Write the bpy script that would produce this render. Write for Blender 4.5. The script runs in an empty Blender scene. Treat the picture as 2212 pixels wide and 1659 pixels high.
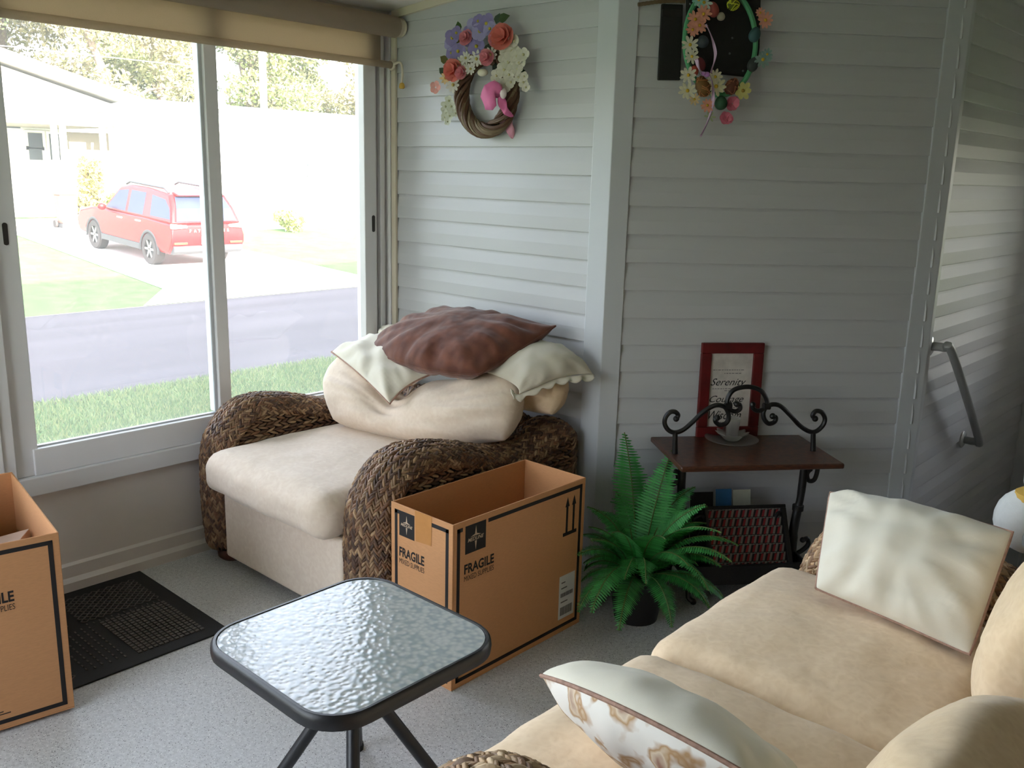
import bpy, bmesh, math, random
import numpy as np
from mathutils import Vector, Matrix, noise as mnoise

sc = bpy.context.scene
COL = sc.collection
PI = math.pi
def lin(c):
    return tuple(((v/255)/12.92 if v/255 <= .04045 else ((v/255+.055)/1.055)**2.4) for v in c)

# ---------------------------------------------------------------- camera
CAM = np.array([3.1954, -2.6971, 1.5020])
FPX = 1965.26
def cam_rows(y, p, r):
    f = np.array([math.sin(y)*math.cos(p), math.cos(y)*math.cos(p), math.sin(p)])
    rt = np.cross(f, [0, 0, 1.]); rt /= np.linalg.norm(rt); u = np.cross(rt, f)
    c, s = math.cos(r), math.sin(r)
    return np.array([c*rt+s*u, -s*rt+c*u, f])
CR = cam_rows(-.7369, -.2278, .0262)
cd = bpy.data.cameras.new('camera'); cam = bpy.data.objects.new('camera', cd); COL.objects.link(cam)
cd.sensor_width = 36; cd.lens = 36*FPX/2212; cd.clip_start = .05; cd.clip_end = 400
m = Matrix.Identity(4)
for i in range(3):
    m[i][0], m[i][1], m[i][2], m[i][3] = CR[0][i], CR[1][i], -CR[2][i], CAM[i]
cam.matrix_world = m
sc.camera = cam

# ---------------------------------------------------------------- light and exposure
w = bpy.data.worlds.new('sky'); sc.world = w; w.use_nodes = True
nt = w.node_tree; nt.nodes.clear()
sky = nt.nodes.new('ShaderNodeTexSky'); sky.sky_type = 'NISHITA'; sky.sun_disc = False
sky.sun_elevation = math.radians(35); sky.sun_rotation = math.radians(87); sky.air_density = 1.0; sky.dust_density = 3.0; sky.ozone_density = 1.0
bg = nt.nodes.new('ShaderNodeBackground'); bg.inputs[1].default_value = .62
wo = nt.nodes.new('ShaderNodeOutputWorld')
hz = nt.nodes.new('ShaderNodeMix'); hz.data_type = 'RGBA'; hz.inputs[0].default_value = .7; hz.inputs[7].default_value = (1.42, 1.31, 1.22, 1)   # bright haze
nt.links.new(sky.outputs[0], hz.inputs[6]); nt.links.new(hz.outputs[2], bg.inputs[0]); nt.links.new(bg.outputs[0], wo.inputs[0])
sl = bpy.data.lights.new('sun', 'SUN'); sun = bpy.data.objects.new('sun', sl); COL.objects.link(sun)
sl.energy = 5.0; sl.angle = math.radians(.6); sl.color = (1, .97, .92)
SUN_EL, SUN_AZ = math.radians(21), math.radians(3)      # low, behind the house, lighting the far side of the street
sd = Vector((math.cos(SUN_EL)*math.cos(SUN_AZ), math.cos(SUN_EL)*math.sin(SUN_AZ), math.sin(SUN_EL)))
sun.rotation_euler = sd.to_track_quat('Z', 'Y').to_euler()
sun.location = (25, 2, 12)
sc.view_settings.view_transform = 'Standard'; sc.view_settings.look = 'None'
sc.view_settings.gamma = 1; sc.view_settings.use_curve_mapping = False
sc.view_settings.exposure = 2.8

# ---------------------------------------------------------------- helpers
def ray(u, v): return CR.T @ np.array([(u-1106)/FPX, -(v-829.5)/FPX, 1.])
def at(u, v, ax, val):                       # point seen at (u, v) on the plane ax = val
    i = 'xyz'.index(ax); d = ray(u, v); t = (val-CAM[i])/d[i]; return CAM+t*d
def at_plane(u, v, p0, n):
    d = ray(u, v); n = np.asarray(n, float); t = (np.asarray(p0)-CAM)@n/(d@n); return CAM+t*d

class MB:
    def __init__(s): s.v = []; s.f = []
    def add(s, vs, fs):
        o = len(s.v); s.v += [tuple(float(c) for c in p) for p in vs]; s.f += [tuple(i+o for i in f) for f in fs]; return s
    def box(s, a, b):
        (x0, y0, z0), (x1, y1, z1) = a, b
        return s.add([(x0,y0,z0),(x1,y0,z0),(x1,y1,z0),(x0,y1,z0),(x0,y0,z1),(x1,y0,z1),(x1,y1,z1),(x0,y1,z1)],
                     [(0,3,2,1),(4,5,6,7),(0,1,5,4),(1,2,6,5),(2,3,7,6),(3,0,4,7)])
    def obox(s, o, ex, ey, ez):              # box from corner o and three edge vectors
        o, ex, ey, ez = map(np.asarray, (o, ex, ey, ez))
        vs = [o, o+ex, o+ex+ey, o+ey, o+ez, o+ex+ez, o+ex+ey+ez, o+ey+ez]
        return s.add(vs, [(0,3,2,1),(4,5,6,7),(0,1,5,4),(1,2,6,5),(2,3,7,6),(3,0,4,7)])
    def prism(s, poly, fn, d0, d1):          # 2-D polygon mapped by fn(a, b, d) extruded d0..d1
        n = len(poly); vs = [fn(a, b, d0) for a, b in poly]+[fn(a, b, d1) for a, b in poly]
        fs = [tuple(range(n-1, -1, -1)), tuple(range(n, 2*n))]+[(i, (i+1) % n, n+(i+1) % n, n+i) for i in range(n)]
        return s.add(vs, fs)
    def tube(s, path, r, n=8, caps=True, flat=None):
        P = [Vector(p) for p in path]; k = len(P); R = r if hasattr(r, '__len__') else [r]*k
        T = [(P[min(i+1, k-1)]-P[max(i-1, 0)]).normalized() for i in range(k)]
        up = Vector((0, 0, 1)) if abs(T[0].z) < .9 else Vector((1, 0, 0))
        N = (up-T[0]*up.dot(T[0])).normalized(); vs = []; fs = []
        for i in range(k):
            N = (N-T[i]*N.dot(T[i])).normalized(); B = T[i].cross(N)
            for j in range(n):
                a = 2*PI*j/n; vs.append(P[i]+(N*math.cos(a)+B*math.sin(a))*R[i])
        for i in range(k-1):
            for j in range(n): fs.append((i*n+j, i*n+(j+1) % n, (i+1)*n+(j+1) % n, (i+1)*n+j))
        if caps: fs.append(tuple(range(n-1, -1, -1))); fs.append(tuple((k-1)*n+j for j in range(n)))
        return s.add(vs, fs)
    def lathe(s, prof, c, n=24, axis='z', ex=1, ey=1, caps=True):
        vs = []; fs = []; k = len(prof)
        for r, h in prof:
            for j in range(n):
                a = 2*PI*j/n; p = (r*math.cos(a)*ex, r*math.sin(a)*ey, h)
                if axis == 'y': p = (p[0], h, p[1])
                if axis == 'x': p = (h, p[0], p[1])
                vs.append((c[0]+p[0], c[1]+p[1], c[2]+p[2]))
        for i in range(k-1):
            for j in range(n): fs.append((i*n+j, i*n+(j+1) % n, (i+1)*n+(j+1) % n, (i+1)*n+j))
        if caps and prof[0][0] > 1e-6: fs.append(tuple(range(n-1, -1, -1)))
        if caps and prof[-1][0] > 1e-6: fs.append(tuple((k-1)*n+j for j in range(n)))
        return s.add(vs, fs)
    def grid(s, fn, nu, nv, wrapu=False):
        vs = [fn(i/(nu if wrapu else nu-1), j/(nv-1)) for i in range(nu) for j in range(nv)]
        fs = [(i*nv+j, ((i+1) % nu)*nv+j, ((i+1) % nu)*nv+j+1, i*nv+j+1) for i in range(nu if wrapu else nu-1) for j in range(nv-1)]
        return s.add(vs, fs)
    def ball(s, c, rx, ry=None, rz=None, n=12):
        ry = ry or rx; rz = rz or rx
        return s.grid(lambda a, b: (c[0]+rx*math.cos(2*PI*a)*math.sin(PI*b), c[1]+ry*math.sin(2*PI*a)*math.sin(PI*b), c[2]-rz*math.cos(PI*b)), n, n//2+2, True)

def link(o, parent=None):
    COL.objects.link(o)
    if parent is not None: o.parent = parent
    return o
def root_offset(p):
    o = np.zeros(3)
    while p is not None:
        o += np.array(p.location); p = p.parent
    return o
def obj(name, mb, mat, parent=None, smooth=True, bevel=0, seg=2, world=True, fix=True):
    V = np.array(mb.v, float)
    if parent is not None and world: V = V-root_offset(parent)
    me = bpy.data.meshes.new(name); me.from_pydata(V.tolist(), [], mb.f)
    if fix:
        bm = bmesh.new(); bm.from_mesh(me); bmesh.ops.recalc_face_normals(bm, faces=bm.faces); bm.to_mesh(me); bm.free()
    me.update()
    if smooth:
        me.polygons.foreach_set('use_smooth', [True]*len(me.polygons))
        if smooth != 'all': me.set_sharp_from_angle(angle=math.radians(40))
    me.materials.append(mat)
    o = bpy.data.objects.new(name, me); link(o, parent)
    if bevel:
        b = o.modifiers.new('bevel', 'BEVEL'); b.width = bevel; b.segments = seg; b.limit_method = 'ANGLE'; b.angle_limit = math.radians(35)
    return o
def tag(o, label=None, cat=None, group=None, kind=None):
    if label: o['label'] = label
    if cat: o['category'] = cat
    if group: o['group'] = group
    if kind: o['kind'] = kind
    return o
def thing(name, loc, label, cat, group=None):
    o = bpy.data.objects.new(name, None); o.empty_display_size = .05; o.location = loc
    return tag(link(o), label, cat, group)
def struct(name, mb, mat, **k): return tag(obj(name, mb, mat, **k), kind='structure')
def struct_root(name, loc=(0, 0, 0)):
    o = bpy.data.objects.new(name, None); o.empty_display_size = .05; o.location = loc
    return tag(link(o), kind='structure')
def raw(name, V, F, mat, parent=None, colors=None, smooth=True, loops=None):   # numpy mesh, equal-sized faces
    if parent is not None: V = V-root_offset(parent)
    me = bpy.data.meshes.new(name); k = F.shape[1]
    me.vertices.add(len(V)); me.vertices.foreach_set('co', V.astype(np.float32).ravel())
    me.loops.add(F.size); me.loops.foreach_set('vertex_index', F.astype(np.int32).ravel())
    me.polygons.add(len(F)); me.polygons.foreach_set('loop_start', np.arange(0, F.size, k, dtype=np.int32))
    me.polygons.foreach_set('use_smooth', [smooth]*len(F))
    if colors is not None:
        a = me.attributes.new('tint', 'FLOAT_COLOR', 'POINT'); a.data.foreach_set('color', np.c_[colors, np.ones(len(colors))].astype(np.float32).ravel())
    me.update(calc_edges=True); me.validate(); me.materials.append(mat)
    return link(bpy.data.objects.new(name, me), parent)
def catmull(pts, n):
    P = [np.array(p, float) for p in pts]; P = [2*P[0]-P[1]]+P+[2*P[-1]-P[-2]]; out = []
    for i in range(1, len(P)-2):
        for k in range(n):
            t = k/n; a, b, c, d = P[i-1:i+3]
            out.append(.5*((2*b)+(c-a)*t+(2*a-5*b+4*c-d)*t*t+(3*b-a-3*c+d)*t**3))
    out.append(P[-2]); return np.array(out)
def text(s, size, shear=0., bold=0.):
    cu = bpy.data.curves.new('t', 'FONT'); cu.body = s; cu.size = size; cu.shear = shear; cu.offset = bold; cu.resolution_u = 3
    ob = bpy.data.objects.new('t', cu); COL.objects.link(ob)
    me = bpy.data.meshes.new_from_object(ob.evaluated_get(bpy.context.evaluated_depsgraph_get()))
    v = [tuple(x.co) for x in me.vertices]; f = [tuple(p.vertices) for p in me.polygons]
    bpy.data.objects.remove(ob); bpy.data.curves.remove(cu); bpy.data.meshes.remove(me)
    return v, f
def put_text(mb, s, size, o, r, u, width=None, shear=0, bold=0, height=None):
    v, f = text(s, size, shear, bold); v = np.array(v)
    k = 1 if width is None else width/(v[:, 0].max()-v[:, 0].min())
    kh = k if height is None else height/(v[:, 1].max()-v[:, 1].min())
    x = (v[:, 0]-v[:, 0].min())*k; y = v[:, 1]*kh
    mb.add(np.asarray(o)+np.outer(x, r)+np.outer(y, u), f); return mb

# ---------------------------------------------------------------- materials
def new_mat(name):
    m = bpy.data.materials.new(name); m.use_nodes = True; n = m.node_tree.nodes
    return m, m.node_tree, n['Principled BSDF']
def N(nt, kind, **k):
    n = nt.nodes.new(kind)
    for a, b in k.items():
        if a.startswith('i_'): n.inputs[int(a[2:]) if a[2:].isdigit() else a[2:]].default_value = b
        else: setattr(n, a, b)
    return n
def ramp(nt, fac, stops):
    r = nt.nodes.new('ShaderNodeValToRGB'); e = r.color_ramp.elements
    while len(e) < len(stops): e.new(.5)
    for q, (p, c) in zip(e, stops): q.position = p; q.color = tuple(c)+(1,)
    nt.links.new(fac, r.inputs[0]); return r.outputs[0]
def bump(nt, bs, height, strength, dist=.01, prev=None):
    b = N(nt, 'ShaderNodeBump'); b.inputs['Strength'].default_value = strength; b.inputs['Distance'].default_value = dist
    nt.links.new(height, b.inputs['Height'])
    if prev is not None: nt.links.new(prev, b.inputs['Normal'])
    nt.links.new(b.outputs[0], bs.inputs['Normal']); return b.outputs[0]
def coord(nt, scale=None, kind='Object'):
    c = N(nt, 'ShaderNodeTexCoord').outputs[kind]
    if scale:
        mp = N(nt, 'ShaderNodeMapping'); mp.inputs['Scale'].default_value = scale; nt.links.new(c, mp.inputs[0]); return mp.outputs[0]
    return c
def noise_tex(nt, scale, detail=3, vec=None, rough=.55):
    n = N(nt, 'ShaderNodeTexNoise'); n.inputs['Scale'].default_value = scale; n.inputs['Detail'].default_value = detail; n.inputs['Roughness'].default_value = rough
    nt.links.new(vec if vec is not None else coord(nt), n.inputs['Vector']); return n.outputs[0]
def plain(name, c, rough=.5, metal=0, var=.08, vs=8, bs=0, bst=.15, bd=.005, spec=.5, c2=None, stretch=None, coat=0, sheen=0):
    m, nt, b = new_mat(name); c = lin(c)
    v = coord(nt, stretch) if stretch else coord(nt)
    c2 = lin(c2) if c2 else tuple(x*(1-2*var) for x in c)
    nt.links.new(ramp(nt, noise_tex(nt, vs, 4, v), [(.3, c2), (.7, c)]), b.inputs['Base Color'])
    b.inputs['Roughness'].default_value = rough; b.inputs['Metallic'].default_value = metal; b.inputs['Specular IOR Level'].default_value = spec
    b.inputs['Coat Weight'].default_value = coat; b.inputs['Sheen Weight'].default_value = sheen
    if bs: bump(nt, b, noise_tex(nt, bs, 3, v), bst, bd)
    return m
def tinted(name, rough=.6, c=(255, 255, 255), bs=0, bst=.3, trans=0, spec=.4):
    m, nt, b = new_mat(name); a = N(nt, 'ShaderNodeAttribute', attribute_name='tint')
    mx = N(nt, 'ShaderNodeMix', data_type='RGBA', blend_type='MULTIPLY'); mx.inputs[0].default_value = 1
    nt.links.new(a.outputs['Color'], mx.inputs[6]); mx.inputs[7].default_value = lin(c)+(1,)
    nt.links.new(mx.outputs[2], b.inputs['Base Color']); b.inputs['Roughness'].default_value = rough; b.inputs['Specular IOR Level'].default_value = spec
    if bs: bump(nt, b, noise_tex(nt, bs, 3), bst, .004)
    if trans:
        t = N(nt, 'ShaderNodeBsdfTranslucent'); nt.links.new(mx.outputs[2], t.inputs[0]); ms = N(nt, 'ShaderNodeMixShader'); ms.inputs[0].default_value = trans
        nt.links.new(b.outputs[0], ms.inputs[1]); nt.links.new(t.outputs[0], ms.inputs[2]); nt.links.new(ms.outputs[0], nt.nodes['Material Output'].inputs[0])
    return m
def fabric(name, c, c2, pat=30, bst=.25, weave=900, fold=.22):
    m, nt, b = new_mat(name)
    dn = N(nt, 'ShaderNodeTexNoise'); dn.inputs['Scale'].default_value = pat*.5; nt.links.new(coord(nt), dn.inputs['Vector'])
    dm = N(nt, 'ShaderNodeVectorMath', operation='MULTIPLY_ADD'); nt.links.new(dn.outputs[1], dm.inputs[0]); dm.inputs[1].default_value = (.05, .05, .05); nt.links.new(coord(nt), dm.inputs[2]); v = dm.outputs[0]
    n1 = noise_tex(nt, pat, 5, v, .65); w1 = N(nt, 'ShaderNodeTexVoronoi', feature='SMOOTH_F1'); w1.inputs['Scale'].default_value = pat*1.4; nt.links.new(v, w1.inputs['Vector'])
    ad = N(nt, 'ShaderNodeMath', operation='MULTIPLY'); nt.links.new(n1, ad.inputs[0]); nt.links.new(w1.outputs[0], ad.inputs[1])
    nt.links.new(ramp(nt, ad.outputs[0], [(.1, lin(c2)), (.4, lin(c))]), b.inputs['Base Color'])
    p = bump(nt, b, noise_tex(nt, weave, 1, v), .12, .002)
    p = bump(nt, b, ad.outputs[0], bst, .004, p)
    p = bump(nt, b, noise_tex(nt, 9, 2, coord(nt, (1, 1, .45))), fold, .03, p)
    b.inputs['Roughness'].default_value = .8; b.inputs['Sheen Weight'].default_value = .25; b.inputs['Specular IOR Level'].default_value = .25
    return m
def glass_mat(name, tint=(1, 1, 1), veil=.04, rough=.0, refl=.08):
    m, nt, b = new_mat(name); nt.nodes.remove(b)
    t = N(nt, 'ShaderNodeBsdfTransparent'); t.inputs[0].default_value = tint+(1,)
    g = N(nt, 'ShaderNodeBsdfGlossy'); g.inputs['Roughness'].default_value = rough
    fr = N(nt, 'ShaderNodeFresnel'); fr.inputs[0].default_value = 1.35
    ms = N(nt, 'ShaderNodeMixShader'); nt.links.new(fr.outputs[0], ms.inputs[0]); nt.links.new(t.outputs[0], ms.inputs[1]); nt.links.new(g.outputs[0], ms.inputs[2])
    d = N(nt, 'ShaderNodeBsdfTranslucent'); d.inputs[0].default_value = (.95, .93, .9, 1)
    m2 = N(nt, 'ShaderNodeMixShader'); m2.inputs[0].default_value = veil; nt.links.new(ms.outputs[0], m2.inputs[1]); nt.links.new(d.outputs[0], m2.inputs[2])
    nt.links.new(m2.outputs[0], nt.nodes['Material Output'].inputs[0]); return m

M = {}
M['vinyl'] = plain('vinyl_siding', (192, 193, 195), .45, var=.02, vs=3, bs=250, bst=.05, bd=.002, stretch=(.2, .2, 1))
M['rear_dim'] = plain('bounce_cutting_paint', (128, 116, 102), .6, var=.1, vs=6, stretch=(8, 8, 1))  # made-up dark finish for the unseen rear wall, cuts bounce onto the diagonal wall
M['trim'] = plain('vinyl_trim', (196, 199, 203), .4, var=.015, vs=4)
M['frame'] = plain('painted_aluminium', (230, 229, 230), .35, var=.015, vs=5, bs=400, bst=.03)
M['knee'] = plain('knee_wall_paint', (222, 214, 206), .6, var=.03, vs=6, bs=300, bst=.05)
M['cream_trim'] = plain('cream_trim_paint', (214, 204, 184), .5, var=.02)
M['ceil'] = plain('ceiling_paint', (238, 235, 230), .8, var=.02)
M['blind'] = plain('blind_fabric', (188, 174, 156), .85, var=.05, vs=300, bs=900, bst=.2, bd=.002)
_n = M['blind'].node_tree; _b = _n.nodes['Principled BSDF']; _t = N(_n, 'ShaderNodeBsdfTranslucent'); _t.inputs[0].default_value = lin((206, 190, 164))+(1,)
_m = N(_n, 'ShaderNodeMixShader'); _m.inputs[0].default_value = .5; _n.links.new(_b.outputs[0], _m.inputs[1]); _n.links.new(_t.outputs[0], _m.inputs[2]); _n.links.new(_m.outputs[0], _n.nodes['Material Output'].inputs[0])
M['dark_slot'] = plain('dark_latch', (50, 46, 44), .5)
M['black_metal'] = plain('black_metal', (30, 30, 33), .38, var=.1, vs=40, bs=200, bst=.05)
M['iron'] = plain('wrought_iron', (24, 22, 22), .42, var=.15, vs=60, bs=120, bst=.2)
M['chrome'] = plain('grey_enamel', (150, 152, 150), .35, var=.03)
M['flange'] = plain('polished_flange', (214, 214, 212), .25, metal=.3, var=.02)
M['rubber'] = plain('black_rubber', (17, 17, 17), .7, var=.15, vs=60, bs=300, bst=.15)
M['matpile'] = plain('mat_insert', (104, 98, 94), .9, var=.2, vs=200, bs=500, bst=.3)
M['cream'] = fabric('cream_jacquard', (236, 219, 200), (228, 209, 189), 48, .18)
M['cream_in'] = fabric('cream_damask', (240, 214, 180), (231, 203, 167), 48, .18)
M['ivory'] = fabric('ivory_cotton', (228, 222, 206), (220, 213, 196), 9, .12)
M['piping'] = plain('faded_pink_piping', (178, 140, 122), .8, var=.2, vs=80)
M['brown'] = fabric('brown_satin', (118, 70, 50), (90, 50, 36), 18, .2, fold=.5)
M['wood'] = plain('stained_wood', (92, 50, 30), .4, var=.35, vs=12, stretch=(4, 4, 30), bs=40, bst=.06, coat=.25)
M['foot'] = plain('foot_wood', (96, 52, 36), .4, var=.2, vs=20)
M['redframe'] = plain('red_painted_frame', (112, 16, 20), .5, var=.3, vs=14, bs=60, bst=.1)
M['print'] = plain('aged_paper', (214, 206, 198), .8, var=.14, vs=18)
M['ink'] = plain('print_ink', (30, 26, 26), .8, var=.05)
M['grey_ink'] = plain('faded_ink', (100, 96, 96), .8, var=.05)
M['card'] = plain('cardboard', (206, 150, 102), .85, var=.05, vs=60, stretch=(1, 1, 6), bs=500, bst=.06)
M['card_in'] = plain('cardboard_inner', (212, 162, 118), .85, var=.05, vs=60)
M['label'] = plain('white_label', (222, 220, 215), .5, var=.02)
M['logo'] = plain('logo_line', (196, 172, 146), .8, var=.02)
M['tape'] = plain('tan_tape', (200, 142, 86), .25, var=.04, vs=40)
M['pinkcard'] = plain('pale_carton', (206, 178, 160), .75, var=.03)
M['wick_base'] = plain('wicker_core', (30, 21, 16), .8, var=.3, vs=60)
M['wick'] = tinted('wicker_strand', .55, bs=160, bst=.35)
M['leaf'] = tinted('leaf', .5, trans=.25)
M['petal'] = tinted('petal', .7, trans=.2)
M['pot'] = plain('black_pot', (18, 17, 17), .5)
M['soil'] = plain('potting_soil', (30, 22, 16), .95, bs=80, bst=.4)
M['plate'] = glass_mat('clear_glass', (.94, .96, .96), .28, .03)
M['pane'] = glass_mat('window_pane', (.97, .98, .98), .05)  # milky translucent share imitates glare washing out the view outside
M['plush'] = plain('white_plush', (226, 226, 224), .95, var=.03, vs=60, bs=300, bst=.3, sheen=.4)
M['plush_grey'] = plain('grey_plush', (150, 152, 150), .9, var=.05, vs=60, bs=300, bst=.3)
M['beak'] = plain('yellow_felt', (214, 172, 80), .8)
M['basket'] = plain('dark_basket', (58, 32, 22), .7, var=.3, vs=50)
# speckled floor
m_, nt_, b_ = new_mat('speckled_floor')
def speck(nt, scale, thr):
    v = N(nt, 'ShaderNodeTexVoronoi'); v.inputs['Scale'].default_value = scale; nt.links.new(coord(nt), v.inputs['Vector'])
    cmp = N(nt, 'ShaderNodeMath', operation='LESS_THAN'); cmp.inputs[1].default_value = thr; nt.links.new(v.outputs[0], cmp.inputs[0]); return cmp.outputs[0]
def mixc(nt, fac, a, b):
    x = N(nt, 'ShaderNodeMix', data_type='RGBA'); nt.links.new(fac, x.inputs[0])
    for s, c in ((6, a), (7, b)):
        if isinstance(c, tuple): x.inputs[s].default_value = c+(1,)
        else: nt.links.new(c, x.inputs[s])
    return x.outputs[2]
base_ = ramp(nt_, noise_tex(nt_, 90, 4), [(.3, lin((186, 186, 186))), (.7, lin((214, 214, 214)))])
c_ = mixc(nt_, speck(nt_, 150, .2), base_, lin((140, 140, 143)))
c_ = mixc(nt_, speck(nt_, 95, .14), c_, lin((70, 70, 74)))
c_ = mixc(nt_, speck(nt_, 120, .2), c_, lin((232, 232, 230)))
nt_.links.new(c_, b_.inputs['Base Color']); b_.inputs['Roughness'].default_value = .42; b_.inputs['Specular IOR Level'].default_value = .35
bump(nt_, b_, noise_tex(nt_, 300, 2), .05, .002); M['floor'] = m_
# pebbled table glass
m_, nt_, b_ = new_mat('pebbled_glass'); nt_.nodes.remove(b_)
vor = N(nt_, 'ShaderNodeTexVoronoi', feature='SMOOTH_F1'); vor.inputs['Scale'].default_value = 78; nt_.links.new(coord(nt_), vor.inputs['Vector'])
bp = N(nt_, 'ShaderNodeBump'); bp.inputs['Strength'].default_value = .45; bp.inputs['Distance'].default_value = .004; nt_.links.new(vor.outputs[0], bp.inputs['Height'])
tr = N(nt_, 'ShaderNodeBsdfTransparent'); tr.inputs[0].default_value = (.74, .82, .82, 1)
bg2 = N(nt_, 'ShaderNodeBump'); bg2.inputs['Strength'].default_value = .22; bg2.inputs['Distance'].default_value = .004; nt_.links.new(vor.outputs[0], bg2.inputs['Height'])
gl = N(nt_, 'ShaderNodeBsdfGlossy'); gl.inputs['Roughness'].default_value = .14; nt_.links.new(bg2.outputs[0], gl.inputs['Normal'])
df = N(nt_, 'ShaderNodeBsdfDiffuse'); nt_.links.new(ramp(nt_, vor.outputs[0], [(.12, lin((236, 236, 230))), (.35, lin((224, 226, 220))), (.62, lin((190, 202, 200)))]), df.inputs[0]); nt_.links.new(bp.outputs[0], df.inputs['Normal'])  # darker tint between pebbles stands in for shading on their relief
fr = N(nt_, 'ShaderNodeFresnel'); fr.inputs[0].default_value = 1.9; nt_.links.new(bg2.outputs[0], fr.inputs['Normal'])
m1 = N(nt_, 'ShaderNodeMixShader'); m1.inputs[0].default_value = .6; nt_.links.new(tr.outputs[0], m1.inputs[1]); nt_.links.new(df.outputs[0], m1.inputs[2])
m2 = N(nt_, 'ShaderNodeMixShader'); nt_.links.new(fr.outputs[0], m2.inputs[0]); nt_.links.new(m1.outputs[0], m2.inputs[1]); nt_.links.new(gl.outputs[0], m2.inputs[2])
nt_.links.new(m2.outputs[0], nt_.nodes['Material Output'].inputs[0]); M['tabglass'] = m_
# floral cloth
m_, nt_, b_ = new_mat('floral_cotton')
vv = N(nt_, 'ShaderNodeTexVoronoi', feature='SMOOTH_F1'); vv.inputs['Scale'].default_value = 20
dn = N(nt_, 'ShaderNodeTexNoise'); dn.inputs['Scale'].default_value = 22; nt_.links.new(coord(nt_), dn.inputs['Vector'])
dm = N(nt_, 'ShaderNodeVectorMath', operation='MULTIPLY_ADD'); nt_.links.new(dn.outputs[1], dm.inputs[0]); dm.inputs[1].default_value = (.07, .07, .07); nt_.links.new(coord(nt_), dm.inputs[2]); nt_.links.new(dm.outputs[0], vv.inputs['Vector'])
nt_.links.new(ramp(nt_, vv.outputs[0], [(.0, lin((206, 170, 130))), (.10, lin((240, 234, 226))), (.44, lin((238, 232, 224))), (.52, lin((186, 146, 104))), (.58, lin((222, 204, 180))), (.75, lin((150, 96, 78)))]), b_.inputs['Base Color'])
b_.inputs['Roughness'].default_value = .8; bump(nt_, b_, noise_tex(nt_, 900, 1), .1, .002); M['floral'] = m_
# outdoors
M['asphalt'] = plain('asphalt', (86, 84, 89), .95, var=.12, vs=.5, spec=0, stretch=(3, .25, 1), bs=60, bst=.2)
M['concrete'] = plain('concrete', (206, 204, 198), .9, var=.05, vs=2)
M['lawn'] = plain('lawn_ground', (94, 122, 78), .95, spec=0, var=.16, vs=3, bs=60, bst=.5, bd=.03)
M['grass'] = tinted('grass_blade', .8, trans=.3)
M['stucco'] = plain('white_stucco', (235, 233, 226), .8, var=.02, bs=60, bst=.1)
M['roof'] = plain('pale_roof', (222, 220, 214), .8, var=.03, vs=3)
M['soffit'] = plain('soffit_shade', (128, 120, 104), .8, var=.05)  # darkened to put the far porch's shade into the colour; meter boxes share it
M['win_dark'] = plain('far_window_glass', (70, 78, 84), .15, var=.2, vs=2)
M['bark'] = plain('bark', (128, 112, 98), .9, var=.2, vs=9, bs=20, bst=.4, stretch=(3, 3, .5))
M['pole'] = plain('weathered_pole', (226, 222, 214), .8, var=.06, vs=6)
M['wire'] = plain('cable', (150, 148, 144), .7)
M['carred'] = plain('red_car_paint', (150, 8, 10), .45, var=.03, vs=2, coat=.12, spec=.3)
M['carsilver'] = plain('beige_bin_plastic', (128, 92, 78), .6, var=.03, vs=2)
M['cladding'] = plain('car_cladding', (60, 58, 60), .6, var=.05)
M['carglass'] = plain('car_glass', (52, 58, 84), .3, var=.1, vs=2, spec=.2)
M['tyre'] = plain('tyre_rubber', (62, 54, 52), .85, var=.1)
M['alloy'] = plain('alloy_wheel', (196, 190, 182), .3, metal=.6, var=.05)
M['lamp_red'] = plain('tail_lamp', (226, 60, 40), .2, var=.05)
M['lamp_clear'] = plain('clear_lamp', (240, 226, 200), .12, var=.03)
M['plate_w'] = plain('licence_plate', (232, 232, 228), .5, var=.02)
def hue(name, c, rough=.7): 
    if name not in M: M[name] = plain(name, c, rough, var=.06, vs=30)
    return M[name]

# ================================================================ the room
LAP = .1016
WB0 = np.array([1.2393, .0406]); WB1 = np.array([1.9894, .8757]); EB = (WB1-WB0)/np.linalg.norm(WB1-WB0); NB = np.array([EB[1], -EB[0]])
RX = 3.5
floor_poly = [(-.02, -4.0), (RX+.02, -4.0), (RX+.02, .95), (2.03, .95), (1.2, .02), (-.02, .02)]
struct('floor', MB().prism(floor_poly, lambda a, b, d: (a, b, d), -.75, 0), M['floor'], smooth=False)
struct('floor_landing', MB().box((1.95, .93, -.8), (RX+.02, 2.72, -.745)), M['floor'], smooth=False)
def roofz(x): return 2.155+.1*x
struct('ceiling', MB().prism([(-.2, roofz(-.2)), (RX+.2, roofz(RX+.2)), (RX+.2, roofz(RX+.2)+.12), (-.2, roofz(-.2)+.12)], lambda a, b, d: (a, d, b), -4.1, 2.8), M['ceil'], smooth=False)

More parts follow.
